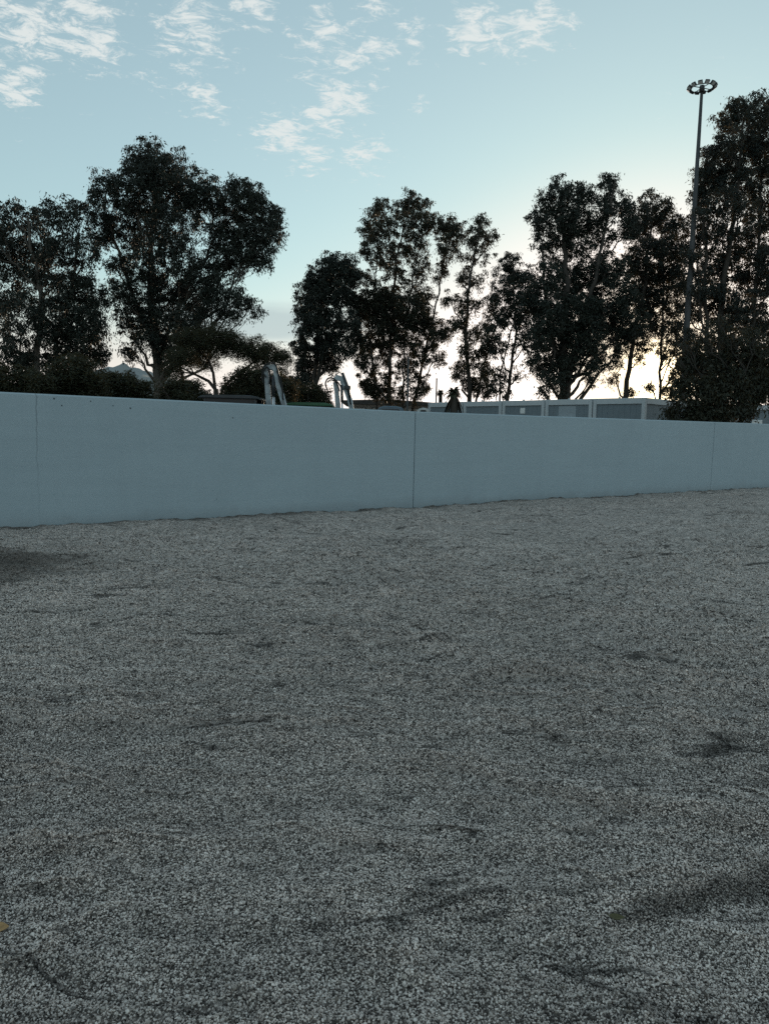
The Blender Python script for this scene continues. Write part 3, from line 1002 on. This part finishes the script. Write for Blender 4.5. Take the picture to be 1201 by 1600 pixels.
tree(E, 'slender airy eucalyptus with a leaning forked stem, beside the palm', 'tree', 55,
     [[(735, 640), (732, 590), (727, 520), (732, 450), (745, 380), (752, 345)], [(742, 640), (755, 580), (775, 510), (800, 450)]],
     [(750, 350, 18, .7), (740, 370, 18, .7), (765, 370, 14, .7), (758, 395, 16, .5), (720, 360, 14, .6), (735, 405, 16, .5), (722, 430, 15, .6), (745, 435, 16, .5), (725, 470, 18, .8), (745, 475, 14, .5), (718, 500, 16, .8), (735, 520, 18, .8), (758, 510, 16, .7), (765, 540, 18, .8), (745, 560, 20, .9), (720, 575, 16, .8), (760, 585, 18, .8), (738, 595, 18), (712, 580, 10, .7), (770, 480, 16, .5), (700, 470, 14, .5), (755, 610, 16, .9), (725, 545, 16, .6)],
     M['leaf_mid'], M['bark_dark'], dens=1.1, seed=6, trunk_r=.22, llen=.27, lwid=.075)
tree(E, 'thin eucalyptus with two bare lower stems, leaning beside the largest dark tree over the cabins', 'tree', 52,
     [[(793, 640), (796, 590), (806, 520), (803, 460), (800, 410)], [(778, 640), (782, 580), (795, 520), (818, 450)]],
     [(800, 405, 16, .7), (790, 425, 20, .8), (812, 430, 18, .9), (785, 455, 20, .9), (808, 465, 22, .9), (828, 440, 16), (795, 490, 18, .8), (780, 500, 16, .7), (815, 500, 18, .8), (775, 545, 16, .6), (800, 535, 16, .5), (820, 545, 14, .6), (785, 580, 15, .6), (810, 585, 12, .5), (825, 480, 18, .7), (770, 470, 14, .6), (770, 520, 16, .7), (830, 520, 16, .7), (772, 600, 14, .7), (790, 610, 12, .6)],
     M['leaf_dark'], M['bark_dark'], dens=1.15, seed=7, trunk_r=.16, llen=.26, lwid=.075)
tree(E, 'large dark eucalyptus with thick trunk and twin tops, rising behind the grey cabins', 'tree', 48,
     [[(882, 640), (882, 590), (880, 520), (884, 440), (880, 360), (878, 310)], [(884, 600), (905, 520), (925, 430), (945, 340), (952, 290)], [(880, 590), (862, 530), (850, 460), (846, 380)]],
     [(872, 298, 22, .8), (895, 300, 20, .8), (850, 318, 20, .7), (835, 340, 18, .7), (915, 310, 20, .8), (950, 290, 20, .8), (960, 315, 22, .8), (935, 330, 22, .8), (880, 335, 28), (905, 345, 26), (975, 325, 18, .8), (855, 360, 26, .8), (895, 375, 28, .9), (940, 365, 26, .7), (845, 390, 18, .4), (870, 405, 22, .5), (915, 400, 24, .6), (985, 355, 22, .9),
      (850, 430, 28, .8), (885, 440, 32), (925, 435, 34, 1.1), (960, 420, 28), (835, 470, 26), (865, 485, 36, 1.2), (905, 490, 38, 1.3), (945, 480, 36, 1.2), (975, 460, 28), (840, 520, 28), (875, 530, 32, 1.1), (915, 535, 34, 1.2), (955, 520, 30, 1.1), (985, 500, 24), (850, 565, 24), (880, 570, 22), (915, 570, 22, .8), (855, 595, 16, .8), (940, 560, 16, .8), (925, 595, 12, .5), (830, 560, 16, .7), (870, 600, 18, .6), (845, 610, 12, .7), (960, 560, 18, .6)],
     M['leaf_dark'], M['bark_dark'], dens=1.1, seed=8, trunk_r=.42, llen=.26, lwid=.08)
tree(E, 'rounded eucalyptus in front of the low sun, between the twin-topped tree and the floodlight mast', 'tree', 52,
     [[(976, 640), (980, 590), (990, 530), (1005, 450), (1015, 370), (1020, 320)], [(1035, 640), (1035, 580), (1038, 500), (1042, 400), (1035, 340)]],
     [(1015, 312, 18, .8), (1035, 325, 18, .9), (1000, 335, 18, .9), (1050, 350, 16), (1022, 345, 24), (1000, 365, 22), (1040, 380, 24), (1015, 395, 28), (1055, 395, 16), (990, 405, 22), (1035, 420, 26), (1005, 435, 28, 1.1), (1055, 440, 18), (1030, 460, 26, 1.1), (1000, 475, 26, 1.1), (1050, 480, 18, .9), (1020, 505, 24), (990, 520, 22), (1045, 520, 18, .8), (1005, 540, 16, .6), (1040, 555, 10, .4), (975, 545, 14, .6), (960, 590, 13, .5), (1000, 560, 10, .4), (1062, 365, 14, .7), (1068, 395, 14, .7), (1072, 345, 11, .5), (1068, 445, 14, .7), (1060, 535, 14, .7), (1062, 575, 12, .6), (1060, 420, 16, .8), (1065, 470, 14, .7), (1058, 510, 15, .8), (1055, 550, 12, .6), (1050, 590, 10, .5), (1030, 540, 12, .5), (1012, 602, 10, .4), (1042, 605, 12, .5), (985, 608, 9, .4)],
     M['leaf_blue'], M['bark_dark'], dens=1.0, seed=9, trunk_r=.22, llen=.27, lwid=.08)
tree(E, 'tallest eucalyptus with bluish foliage, standing behind the floodlight mast', 'tree', 48,
     [[(1130, 660), (1128, 600), (1125, 500), (1135, 400), (1150, 290), (1160, 190)], [(1170, 660), (1175, 560), (1185, 440), (1195, 300), (1195, 190)], [(1120, 640), (1105, 540), (1100, 420), (1110, 290)]],
     [(1150, 172, 24), (1130, 190, 18, .8), (1180, 168, 24), (1205, 170, 24), (1165, 200, 30), (1195, 210, 32), (1135, 215, 22, .8), (1165, 240, 30), (1200, 255, 32), (1130, 250, 26), (1105, 245, 20, .9), (1095, 265, 18), (1115, 280, 28, 1.1), (1145, 285, 30, 1.1), (1185, 295, 34), (1095, 305, 22), (1125, 320, 28), (1160, 335, 28, .9), (1200, 340, 32), (1095, 350, 22), (1125, 365, 26, .9), (1165, 380, 30), (1200, 395, 30),
      (1088, 395, 12, .5, -2.0), (1082, 455, 13, .5, -2.0), (1074, 520, 13, .6, -2.0), (1092, 330, 10, .4, -2.0), (1070, 560, 14, .6, -2.0), (1076, 400, 13, .7), (1072, 440, 13, .7), (1070, 490, 13, .7), (1066, 535, 12, .6), (1085, 385, 18, .9), (1110, 410, 26), (1145, 420, 30), (1185, 435, 32), (1215, 440, 30), (1095, 445, 24), (1130, 460, 28, .9), (1165, 475, 28, .8), (1200, 485, 26, .7), (1085, 485, 20, .8), (1115, 500, 22, .7), (1150, 515, 24, .7), (1190, 525, 26, .8), (1085, 530, 18, .9), (1125, 545, 26), (1165, 555, 28), (1210, 550, 30), (1100, 575, 24), (1070, 580, 16, .8), (1140, 590, 26), (1185, 590, 28), (1105, 470, 22), (1145, 490, 24), (1180, 505, 24)],
     M['leaf_blue'], M['bark_dark'], dens=1.0, seed=10, trunk_r=.32, llen=.26, lwid=.08)
# big bush hanging over the end of the cabins
tree('laurel_bush', 'big dark bush spilling over the wall beside the end cabin', 'bush', 27.5,
     [[(1110, 662), (1110, 640), (1108, 600)], [(1150, 662), (1160, 610), (1165, 580)]],
     [(1085, 570, 24, 1, 1.0), (1120, 565, 28, 1, .8), (1160, 560, 30, 1, .8), (1195, 560, 30, 1, 1), (1070, 600, 20, .8, .8), (1100, 605, 30, 1.2, 0), (1140, 605, 32, 1.2, .2), (1180, 600, 30, 1.2, .6), (1210, 605, 30, 1, 1), (1085, 635, 26, 1.2, -.3), (1120, 640, 28, 1.2, -.4), (1150, 635, 24, 1.1, -.2), (1060, 635, 13, .8, .2), (1048, 650, 10, .7, .2), (1062, 570, 12, .5, .6), (1075, 545, 15, .5, .8), (1050, 612, 8, .4, .3), (1098, 535, 18, .5, .6), (1140, 530, 20, .5, .5), (1180, 530, 20, .5, .5), (1120, 508, 14, .35, .6), (1175, 618, 20, 1, .6), (1110, 665, 26, 1.2, -.3), (1075, 665, 22, 1.2, -.2)],
     M['leaf_mid'], M['bark_dark'], dens=1.6, droop=1.1, llen=.20, lwid=.07, tuft=.40, seed=11, trunk_r=.10, depth=.3)
# bushes behind the left part of the wall
for i, (lab, y, cl) in enumerate([
        ('dark clipped shrub under the broad eucalyptus at the far end of the wall', 24, [(-10, 590, 22), (15, 595, 22), (40, 592, 22), (62, 600, 20), (-30, 600, 22)]),
        ('tall dense dark shrub between the broad and the biggest eucalyptus', 25, [(88, 595, 24), (112, 580, 26), (135, 585, 24), (150, 598, 20), (105, 605, 22), (70, 604, 18)]),
        ('feathery dark shrub in front of the rocky hill', 27, [(165, 600, 18), (180, 595, 14, .8), (197, 598, 14, .8), (212, 602, 14, .9), (228, 606, 12, .8), (172, 588, 8, .6), (205, 588, 7, .6)]),
        ('low rounded shrub right beside the pale trunk of the biggest eucalyptus', 28, [(262, 608, 15), (280, 604, 17), (300, 608, 16), (290, 615, 14), (318, 616, 12)]),
        ('dark shrub behind the digger with the upright white arm', 34, [(370, 600, 18), (390, 592, 22), (410, 595, 22), (430, 600, 20), (448, 605, 18), (380, 612, 18), (355, 612, 14), (420, 615, 18)]),
        ('low dark shrub behind the digger with the black stick', 40, [(470, 615, 14), (490, 612, 14), (460, 620, 12), (508, 618, 12)])]):
    xs_ = [c[0] for c in cl]
    tree('shrub', lab, 'shrub', y, [[(sum(xs_) / len(xs_), 640), (sum(xs_) / len(xs_), 610)], [(min(xs_) + 12, 640), (min(xs_) + 12, 612)]],
         [c + (1.0,) * (4 - len(c)) + (random.uniform(-.4, .4),) for c in cl] + [(c[0], c[1] + c[2] * 1.3, c[2], 1.0, 0.0) for c in cl],
         M['shrub'], M['bark_dark'], dens=2.4, droop=.2, llen=.15, lwid=.055, tuft=.30, seed=20 + i, trunk_r=.07, depth=.3)
print('leaves', NLEAF)

# ------------------------------------------------------------------ palms


def palm(label, y, px, py, h_px, seed, skirt):
    rng = np.random.default_rng(seed)
    top = at(px, py, y)
    root = empty('palm_tree', (top.x, y, YZ)); tag(root, label, 'palm tree')
    H = top.z - YZ
    R_ = h_px * y / FPX
    link('trunk', tubes_mesh('trunk', [(np.array([[0, 0, -.1], [.03, 0, H * .5], [0, 0, H]]), np.array([.20, .17, .16]))], M['bark_dark'], 8), root)

    def frond(el, az, L, drop, mat, name):
        V, F = [], []
        n = 9
        pts = []
        for k in range(n):
            t_ = k / (n - 1)
            r_ = L * t_ * math.cos(el) * (1 - .15 * t_)
            z_ = L * t_ * math.sin(el) - drop * L * t_ * t_
            pts.append(Vector((r_ * math.cos(az), r_ * math.sin(az), H + z_)))
        for k in range(1, n):
            for s_ in (-1, 1):
                for sub in (0, .5):
                    p = pts[k - 1].lerp(pts[k], sub)
                    t_ = (k - 1 + sub) / (n - 1)
                    w_ = L * .26 * math.sin(math.pi * min(1, .18 + .8 * t_))
                    side = Vector((-math.sin(az), math.cos(az), 0)) * s_
                    fw = (pts[k] - pts[k - 1]).normalized()
                    tip = p + (side * .75 + fw * .65 + Vector((0, 0, -.22))).normalized() * w_
                    wd = fw * .065 * L
                    b = len(V)
                    V += [p - wd, p + wd, tip]; F.append((b, b + 1, b + 2))
        me = np_mesh(name, [tuple(v) for v in V], F, mat)
        o = link(name, me, root)
        return o
    for k in range(36):
        frond(rng.uniform(-.1, 1.35), k * 2.4 + rng.uniform(-.2, .2), R_ * rng.uniform(.75, 1.15), rng.uniform(.45, .9), M['shrub'], 'frond')
    if skirt:
        for k in range(14):
            frond(-rng.uniform(.75, 1.15), (k % 2) * math.pi + rng.uniform(-.7, .7), R_ * rng.uniform(1.2, 1.7), rng.uniform(.3, .5), M['thatch'], 'dead_frond')


palm('small palm with drooping dead fronds in front of the cabin row', 31, 709, 614, 21, 3, True)
palm('tiny distant palm beside the thin metal post', 62, 688, 614, 11, 4, False)

# ------------------------------------------------------------------ office containers


def container(loc, ang, label, extra=None, length=6.0, width=2.44, h=2.78):
    root = empty('office_cabin', loc, ang)
    tag(root, label, 'cabin', 'grey cabins behind the wall')
    # local: x along the end face (0..width), y away from the viewer (0..length)
    p = .16
    for (x, y) in ((0, 0), (width - p, 0), (0, length - p), (width - p, length - p)):
        MB().box((x, y, 0), (x + p, y + p, h), .012).build('corner_post', M['frame'], root)
    for nm, z0, z1 in (('roof_rail', h - .25, h - .004), ('floor_rail', .004, .17)):
        MB().box((p + .002, .004, z0), (width - p - .002, p - .01, z1), .01).build(nm, M['frame'], root)
        MB().box((p + .002, length - p + .01, z0), (width - p - .002, length - .004, z1), .01).build(nm, M['frame'], root)
        MB().box((.004, p + .002, z0), (p - .01, length - p - .002, z1), .01).build(nm, M['frame'], root)
        MB().box((width - p + .01, p + .002, z0), (width - .004, length - p - .002, z1), .01).build(nm, M['frame'], root)
    # panels of ribbed sheet
    def sheet(a, b, axis_x, yy, name='wall_panel'):
        mb = MB()
        nrib = 8
        L = b - a
        for k in range(nrib):
            u0, u1 = a + L * k / nrib, a + L * (k + 1) / nrib
            if axis_x: mb.box((u0 + .004, yy, .17), (u1 - .004, yy + .05, h - .252))
            else: mb.box((yy, u0 + .004, .17), (yy + .05, u1 - .004, h - .252))
        if axis_x: mb.box((a, yy + .008, .171), (b, yy + .045, h - .253))
        else: mb.box((yy + .008, a, .171), (yy + .045, b, h - .253))
        return mb.build(name, M['panel'], root)
    sheet(p, width - p, True, .07); sheet(p, width - p, True, length - .12)
    sheet(p, length - p, False, .07); sheet(p, length - p, False, width - .12)
    MB().box((.02, .02, h - .06), (width - .02, length - .02, h - .012)).build('roof', M['roof'], root)
    # lifting eyes on the corners
    MB().box((width * .5 - .03, .03, h - .002), (width * .5 + .03, .1, h + .05)).build('lifting_eye', M['frame'], root)
    if extra == 'notice':
        MB().box((1.05, .055, h - .62), (1.32, .066, h - .36)).build('notice', M['white'], root)
    if extra == 'grille':
        MB().box((.70, .052, .4), (1.62, .066, h - .30)).build('pale_panel', M['panel_pale'], root)
        g = MB().box((.62, -.16, h - 1.02), (1.66, .05, h - .84), .01).build('air_unit', M['white'], root)
        for k in range(9):
            MB().box((.67 + k * .11, -.172, h - 1.0), (.70 + k * .11, -.158, h - .86)).build('slat', M['white'], g)
    if extra == 'vent':
        MB().box((.5, -.03, h - 1.0), (.95, .066, h - .72), .01).build('vent', M['white'], root)
        for k in range(4):
            MB().box((.55 + k * .1, -.045, h - .98), (.59 + k * .1, -.028, h - .74)).build('vent_slat', M['white'], root)
    return root


CH = 2.78
near_c = at(1009, 621, 31.0)
CZ = near_c.z - CH
lo_, best = 32.0, None
# the far end of the row stands where its roof line meets the same height
d_ = ray(668, 629)
far_c = Vector((0, 0, EYE)) + d_ * ((near_c.z - EYE) / d_.z)
row = Vector((near_c.x - far_c.x, near_c.y - far_c.y, 0))
print('cabins', tuple(near_c), tuple(far_c), 'row', row.length)
row_n = row.normalized()
ang = math.atan2(row_n.y, row_n.x)
NC = 5
pitch_c = row.length / NC
wid_c = pitch_c - .06
lab_c = ['grey cabin at the left end of the row, partly behind the palm', 'plain grey cabin between the palm cabin and the one with a white notice', 'grey cabin with a small white notice on its panel', 'grey cabin with a pale panel and a white slatted air unit', 'grey cabin at the bush end of the row with plain panel']
for k in range(NC):
    p_ = far_c + row_n * (pitch_c * k + .03)
    container((p_.x, p_.y, CZ), ang, lab_c[k], [None, None, 'notice', 'grille', None][k], width=wid_c)
    # blocks under the cabins
p_ = at(1158, 632, 35.5)
container((p_.x, p_.y, p_.z - CH), R(-12), 'grey cabin standing alone behind the big bush, with a white vent', 'vent', length=6.0, width=2.44)

# ------------------------------------------------------------------ diggers (backhoe loaders)


def digger(px_cab0, px_cab1, roof_py, y, label, arms, roof_mat, black_stick):
    a, b = at(px_cab0, roof_py, y), at(px_cab1, roof_py, y)
    L = b.x - a.x
    cx = (a.x + b.x) / 2
    root = empty('backhoe_loader', (cx, y, YZ)); tag(root, label, 'digger')
    H = a.z - YZ                                   # roof height above the yard
    half = L / 2
    w = .95
    # roof: domed slab
    MB().prism([(-half, H - .10), (-half + .12, H - .02), (-half + .45, H + .02), (half - .3, H + .02), (half - .05, H - .03), (half, H - .11)], -w, w, .03).build('cab_roof', roof_mat, root)
    for sx in (-half + .22, half - .2):
        for sy in (-w + .08, w - .16):
            MB().box((sx, sy, 1.05), (sx + .08, sy + .08, H - .11)).build('cab_pillar', M['dark'], root)
    for sy in (-w + .1, w - .12):
        MB().box((-half + .31, sy, 1.15), (half - .21, sy + .015, H - .085)).build('cab_window', M['glass'], root)
    MB().box((-half + .15, -w + .05, .55), (half - .1, w - .05, 1.05), .05).build('body', roof_mat if roof_mat is M['green'] else M['dark'], root)
    MB().prism([(-half - 1.5, .6), (-half + .14, .6), (-half + .14, 1.35), (-half - 1.2, 1.22), (-half - 1.5, 1.0)], -.45, .45, .06).build('bonnet', M['green'] if roof_mat is M['green'] else M['dark'], root)
    for wx, wr in ((-half - .9, .48), (half - .45, .68)):
        for sy in (-w + .1, w - .1):
            t = MB().lathe([(wr * .55, -.2), (wr * .9, -.2), (wr, -.13), (wr, .13), (wr * .9, .2), (wr * .55, .2)], 'Y', 24).build('wheel', M['rubber'], root, (wx, sy, wr))
            MB().lathe([(.02, -.06), (wr * .5, -.08), (wr * .56, -.19), (wr * .56, .19), (wr * .5, .08), (.02, .06)], 'Y', 24).build('rim', M['rim'], t)
    MB().prism([(-half - 2.35, .12), (-half - 1.75, .1), (-half - 1.7, .75), (-half - 1.95, .8), (-half - 2.2, .35)], -1.1, 1.1, .02).build('loader_bucket', M['steel'], root)
    for sy in (-.7, .6):
        MB().tube([(-half - .1, sy, 1.3), (-half - 1.0, sy, 1.1), (-half - 1.85, sy, .6)], [.07, .08, .06], 6).build('loader_arm', M['steel'], root)
    # ---- rear arm, traced as positions in the arm's own plane
    def q(px, py, dy=0.0):
        v = at(px, py, y + dy)
        return Vector((v.x - cx, dy, v.z - YZ))

    def beam(pts, widths, thick, name, mat, dy=0.0):
        P = [q(*p) for p in pts]
        mb = MB()
        left, right = [], []
        for i, p in enumerate(P):
            t = (P[min(i + 1, len(P) - 1)] - P[max(i - 1, 0)]).normalized()
            nrm = Vector((-t.z, 0, t.x))
            left.append(p + nrm * widths[i] / 2); right.append(p - nrm * widths[i] / 2)
        poly = [(v.x, v.z) for v in left] + [(v.x, v.z) for v in right[::-1]]
        mb.prism(poly, dy - thick / 2, dy + thick / 2, .012)
        return mb.build(name, mat, root)

    A = arms
    slew = q(*A['boom'][0])
    MB().box((half - .1, -.4, .45), (slew.x + .15, .4, .95), .04).build('slew_frame', M['dark'], root)
    beam(A['boom'], A['boom_w'], .16, 'boom', M['arm'])
    beam(A['head'], A['head_w'], .22, 'boom_head', M['arm'], -.02)
    st = beam(A['stick'], A['stick_w'], .15, 'stick', M['arm'], -.06)
    for dy in (-.20, .10):
        P = [q(*p) for p in A['ram']]
        o1 = MB().tube([P[0] + Vector((0, dy, 0)), P[0].lerp(P[1], .5) + Vector((0, dy, 0))], .045, 10).build('ram', M['dark'], root)
        MB().tube([P[0].lerp(P[1], .5) + Vector((0, dy, 0)), P[1] + Vector((0, dy, 0))], .026, 8).build('ram_rod', M['chrome'], o1)
    for i, dx in enumerate((-5, 5)):
        P = [q(x + dx * .55, yy) for x, yy in A['rods']]
        MB().tube([v + Vector((0, -.16, 0)) for v in P], [.035, .03], 8).build('link_rod', M['arm'], root)
    for hp, r_, mt in A['hoses']:
        P = [q(*p) for p in hp]
        pts = []
        for i in range(len(P) - 1):
            for k in range(5):
                p0, p1, p2, p3 = P[max(i - 1, 0)], P[i], P[i + 1], P[min(i + 2, len(P) - 1)]
                t = k / 5
                pts.append(.5 * ((2 * p1) + (p2 - p0) * t + (2 * p0 - 5 * p1 + 4 * p2 - p3) * t * t + (3 * p1 - p0 - 3 * p2 + p3) * t ** 3) + Vector((0, -.17, 0)))
        pts.append(P[-1] + Vector((0, -.17, 0)))
        MB().tube(pts, r_, 7).build('hose', M[mt], root)
    if black_stick:
        P = [q(*p) for p in black_stick]
        MB().tube([v + Vector((0, -.1, 0)) for v in P], [.055, .07, .06], 8).build('dark_arm', M['dark'], root)
        MB().box((P[1].x - .12, -.22, P[1].z - .07), (P[1].x + .12, 0, P[1].z + .07), .02).build('bracket', M['dark'], root)
    # bucket tucked under the stick
    e = q(*A['stick'][-1])
    MB().prism([(e.x - .1, e.z), (e.x + .2, e.z - .05), (e.x + .15, e.z - .55), (e.x - .35, e.z - .7), (e.x - .5, e.z - .45), (e.x - .15, e.z - .35)], -.3, .3, .02).build('bucket', M['steel'], root)
    return root


digger(318, 412, 619, 26.5, 'dark digger with a folded upright white arm and looping black hoses', dict(
    boom=[(424, 660), (420, 626), (418, 600), (416, 577)], boom_w=[.2, .19, .18, .13],
    head=[(414, 577), (421, 573), (430, 574), (434, 588)], head_w=[.10, .2, .2, .14],
    stick=[(431, 578), (436, 603), (440, 618), (446, 640), (450, 665)], stick_w=[.18, .19, .17, .15, .14],
    ram=[(428, 588), (428, 650)], rods=[(440, 614), (450, 652)],
    hoses=[([(417, 590), (411, 580), (416, 571), (428, 568), (434, 576), (438, 596), (443, 612)], .028, 'rubber'),
           ([(413, 600), (411, 586), (418, 574), (423, 584), (422, 600)], .03, 'rubber'),
           ([(426, 590), (428, 605), (427, 640)], .02, 'red'),
           ([(434, 580), (441, 600), (444, 625)], .03, 'rubber')]),
    M['dark'], None)
digger(448, 523, 630.5, 28.5, 'green digger with a leaning black stick on its white folded arm', dict(
    boom=[(530, 665), (528, 634), (526, 612), (523, 597)], boom_w=[.2, .19, .17, .14],
    head=[(521, 594), (527, 590), (534, 592), (538, 600)], head_w=[.10, .2, .2, .12],
    stick=[(534, 596), (541, 612), (546, 628), (551, 650), (554, 670)], stick_w=[.15, .15, .12, .12, .12],
    ram=[(534, 602), (535, 655)], rods=[(546, 622), (552, 652)],
    hoses=[([(512, 610), (509, 600), (513, 592), (521, 592), (529, 599), (534, 606)], .03, 'rubber'),
           ([(512, 598), (518, 594), (527, 600), (531, 612)], .025, 'rubber'),
           ([(532, 604), (535, 618), (534, 650)], .02, 'red')]),
    M['green'], [(535, 583), (543, 606), (549, 632)])

# ------------------------------------------------------------------ cars, posts, low building behind


def car(label, px0, px1, roof_py, y, paint, van=False):
    a, b = at(px0, roof_py, y), at(px1, roof_py, y)
    cx, H = (a.x + b.x) / 2, a.z - YZ
    root = empty('parked_van' if van else 'parked_car', (cx, y, YZ)); tag(root, label, 'van' if van else 'car')
    hr = (b.x - a.x) / 2
    bl = hr + (.5 if van else .9)
    belt = H * .62
    MB().prism([(-bl - .4, .3), (bl + .4, .3), (bl + .45, belt * .8), (bl + .1, belt), (-bl, belt), (-bl - .4, belt * .85)], -.88, .88, .08).build('body', paint, root)
    cab = MB().prism([(-bl + .1, belt - .02), (bl - .05, belt - .02), (hr, H - .06), (hr - .3, H), (-hr + .25, H), (-hr, H - .07)], -.76, .76, .05).build('cabin', paint, root)
    for sy in (-.775, .765):
        MB().prism([(-bl + .45, belt + .02), (bl - .45, belt + .02), (hr - .15, H - .14), (-hr + .12, H - .14)], sy, sy + .012).build('side_window', M['glass'], root)
    for wx in (-bl + .35, bl - .3):
        for sy in (-.8, .8):
            t = MB().lathe([(.18, -.1), (.3, -.1), (.33, -.06), (.33, .06), (.3, .1), (.18, .1)], 'Y', 20).build('wheel', M['rubber'], root, (wx, sy, .33))
            MB().lathe([(.02, -.09), (.19, -.07), (.19, .07), (.02, .09)], 'Y', 20).build('rim', M['rim'], t)
    return root


car('dark blue van parked between the green digger and the cabins', 592, 628, 635, 33, M['bluecar'], True)
car('white van parked behind the wall next to the leftmost cabin', 653, 668, 637.5, 44, M['whitecar'], True)


def post(label, px, py_top, y, r_):
    top = at(px, py_top, y)
    root = empty('metal_post', (top.x, y, YZ)); tag(root, label, 'post')
    H = top.z - YZ
    MB().tube([(0, 0, -.1), (0, 0, H)], [r_, r_ * .8], 8).build('shaft', M['steel'], root)
    MB().tube([(0, 0, H), (0, 0, H + .05)], [r_ * 1.2, r_ * .6], 8).build('cap', M['steel'], root)
    MB().box((-.12, -.12, 0), (.12, .12, .02)).build('base_plate', M['steel'], root)


post('slim grey metal post between the dark blue van and the white van', 638, 560, 30, .045)
post('thin bare metal post beside the tiny distant palm', 682, 592, 60, .07)


def low_building():
    y = 66
    a, b = at(545, 625, y), at(672, 632, y)
    root = empty('low_building', (a.x, y, YZ)); tag(root, 'long low building with dark flat roof beyond the dark blue van', 'building')
    L, H = b.x - a.x, a.z - YZ
    MB().box((0, 0, -.1), (L, 6, H - .35)).build('wall', M['stucco'], root)
    MB().prism([(-.5, H - .348), (L + .5, H - .348), (L + .5, H - .1), (L * .5, H + .12), (-.5, H - .05)], -.6, 6.6).build('roof', M['rooftile'], root)
    n = int(L / 1.6)
    for k in range(n):
        x = .5 + k * (L - 1) / n
        w_ = MB().box((x, -.05, H - 1.7), (x + 1.0, -.01, H - .6)).build('window', M['dark'], root)
        MB().box((x + .06, -.062, H - 1.64), (x + .94, -.052, H - .66)).build('pane', M['glassy'], w_)


low_building()

# ------------------------------------------------------------------ floodlight mast


def mast():
    y = 47.0
    top = at(1096, 137, y)
    root = empty('floodlight_mast', (top.x, y, YZ)); tag(root, 'very tall slim floodlight mast with a ring of lamps on top', 'lamp mast')
    H = top.z - YZ
    MB().tube([(0, 0, -.2), (0, 0, H * .33), (0, 0, H * .66), (0, 0, H)], [.24, .19, .145, .085], 14).build('shaft', M['steel'], root)
    for f in (.33, .66):
        MB().lathe([(.27, -.03), (.27, .03)], 'Z', 14).build('flange', M['steel'], root, (0, 0, H * f))
    rr = .74
    ring = MB()
    n = 32
    ring.tube([(rr * .82 * math.cos(k * 2 * math.pi / n), rr * .82 * math.sin(k * 2 * math.pi / n), 0) for k in range(n + 1)], .03, 6, False)
    ring.build('ring', M['steel'], root, (0, 0, H - .02))
    MB().tube([(0, 0, H - .25), (0, 0, H + .12)], [.17, .14], 12).build('hub', M['lampblack'], root)
    for k in range(4):
        a = k * math.pi / 2 + .3
        MB().tube([(0, 0, H), (rr * .8 * math.cos(a), rr * .8 * math.sin(a), H - .02)], .025, 6).build('spoke', M['steel'], root)
    for k in range(12):
        a = k * 2 * math.pi / 12
        lamp = MB().box((-.13, -.12, -.07), (.13, .12, .07), .03).build('lamp', M['lampblack'], root)
        lamp.location = (rr * math.cos(a), rr * math.sin(a), H + .02)
        lamp.rotation_euler = (R(38), 0, a - math.pi / 2)
        MB().box((-.11, -.10, -.078), (.11, .10, -.072)).build('lamp_glass', M['glassy'], lamp)


mast()

# ------------------------------------------------------------------ small things on the gravel


def dry_leaf(px, py, L, W, rz, mat, label, curl, tilt):
    g = on_ground(px, py, 0.0)
    z = float(height(np.array([g.x]), np.array([g.y]))[0])
    n = 11
    V, F = [], []
    for k in range(n):
        t = k / (n - 1)
        w_ = W / 2 * math.sin(math.pi * t ** .8) ** .8 if 0 < t < 1 else .0006
        cz = curl * (2 * t - 1) ** 2
        for j, s in enumerate((-1, -.5, 0, .5, 1)):
            V.append((L * (t - .5), w_ * s, cz + abs(s) * w_ * .45))
    for k in range(n - 1):
        for j in range(4):
            b = k * 5 + j
            F.append((b, b + 1, b + 6, b + 5))
    me = np_mesh('blade', V, F, mat, True)
    root = empty('fallen_leaf', (g.x, g.y, z + .011), rz)
    tag(root, label, 'leaf')
    root.rotation_euler = (tilt, 0, rz)
    o = link('blade', me, root)
    sm = o.modifiers.new('thick', 'SOLIDIFY'); sm.thickness = .0008
    MB().tube([(-L * .5, 0, curl), (-L * .68, .002, curl + .003)], [.001, .0008], 5).build('stalk', mat, root)


dry_leaf(0, 1463, .055, .036, R(15), M['leaf_tan'], 'tan dry leaf lying alone on the gravel', .004, R(20))
dry_leaf(962, 1452, .050, .020, R(-8), M['leaf_olive'], 'olive brown dry leaf at the end of the rut in the gravel', .006, R(25))
g_ = on_ground(1166, 1512)
z_ = float(height(np.array([g_.x]), np.array([g_.y]))[0])
tw_ = empty('fallen_twig', (g_.x, g_.y, z_)); tag(tw_, 'short dark twig poking up from the gravel', 'twig')
MB().tube([(0, 0, -.004), (.002, .003, .012), (.003, .004, .03)], [.0022, .0018, .001], 6).build('stem', M['twig'], tw_)
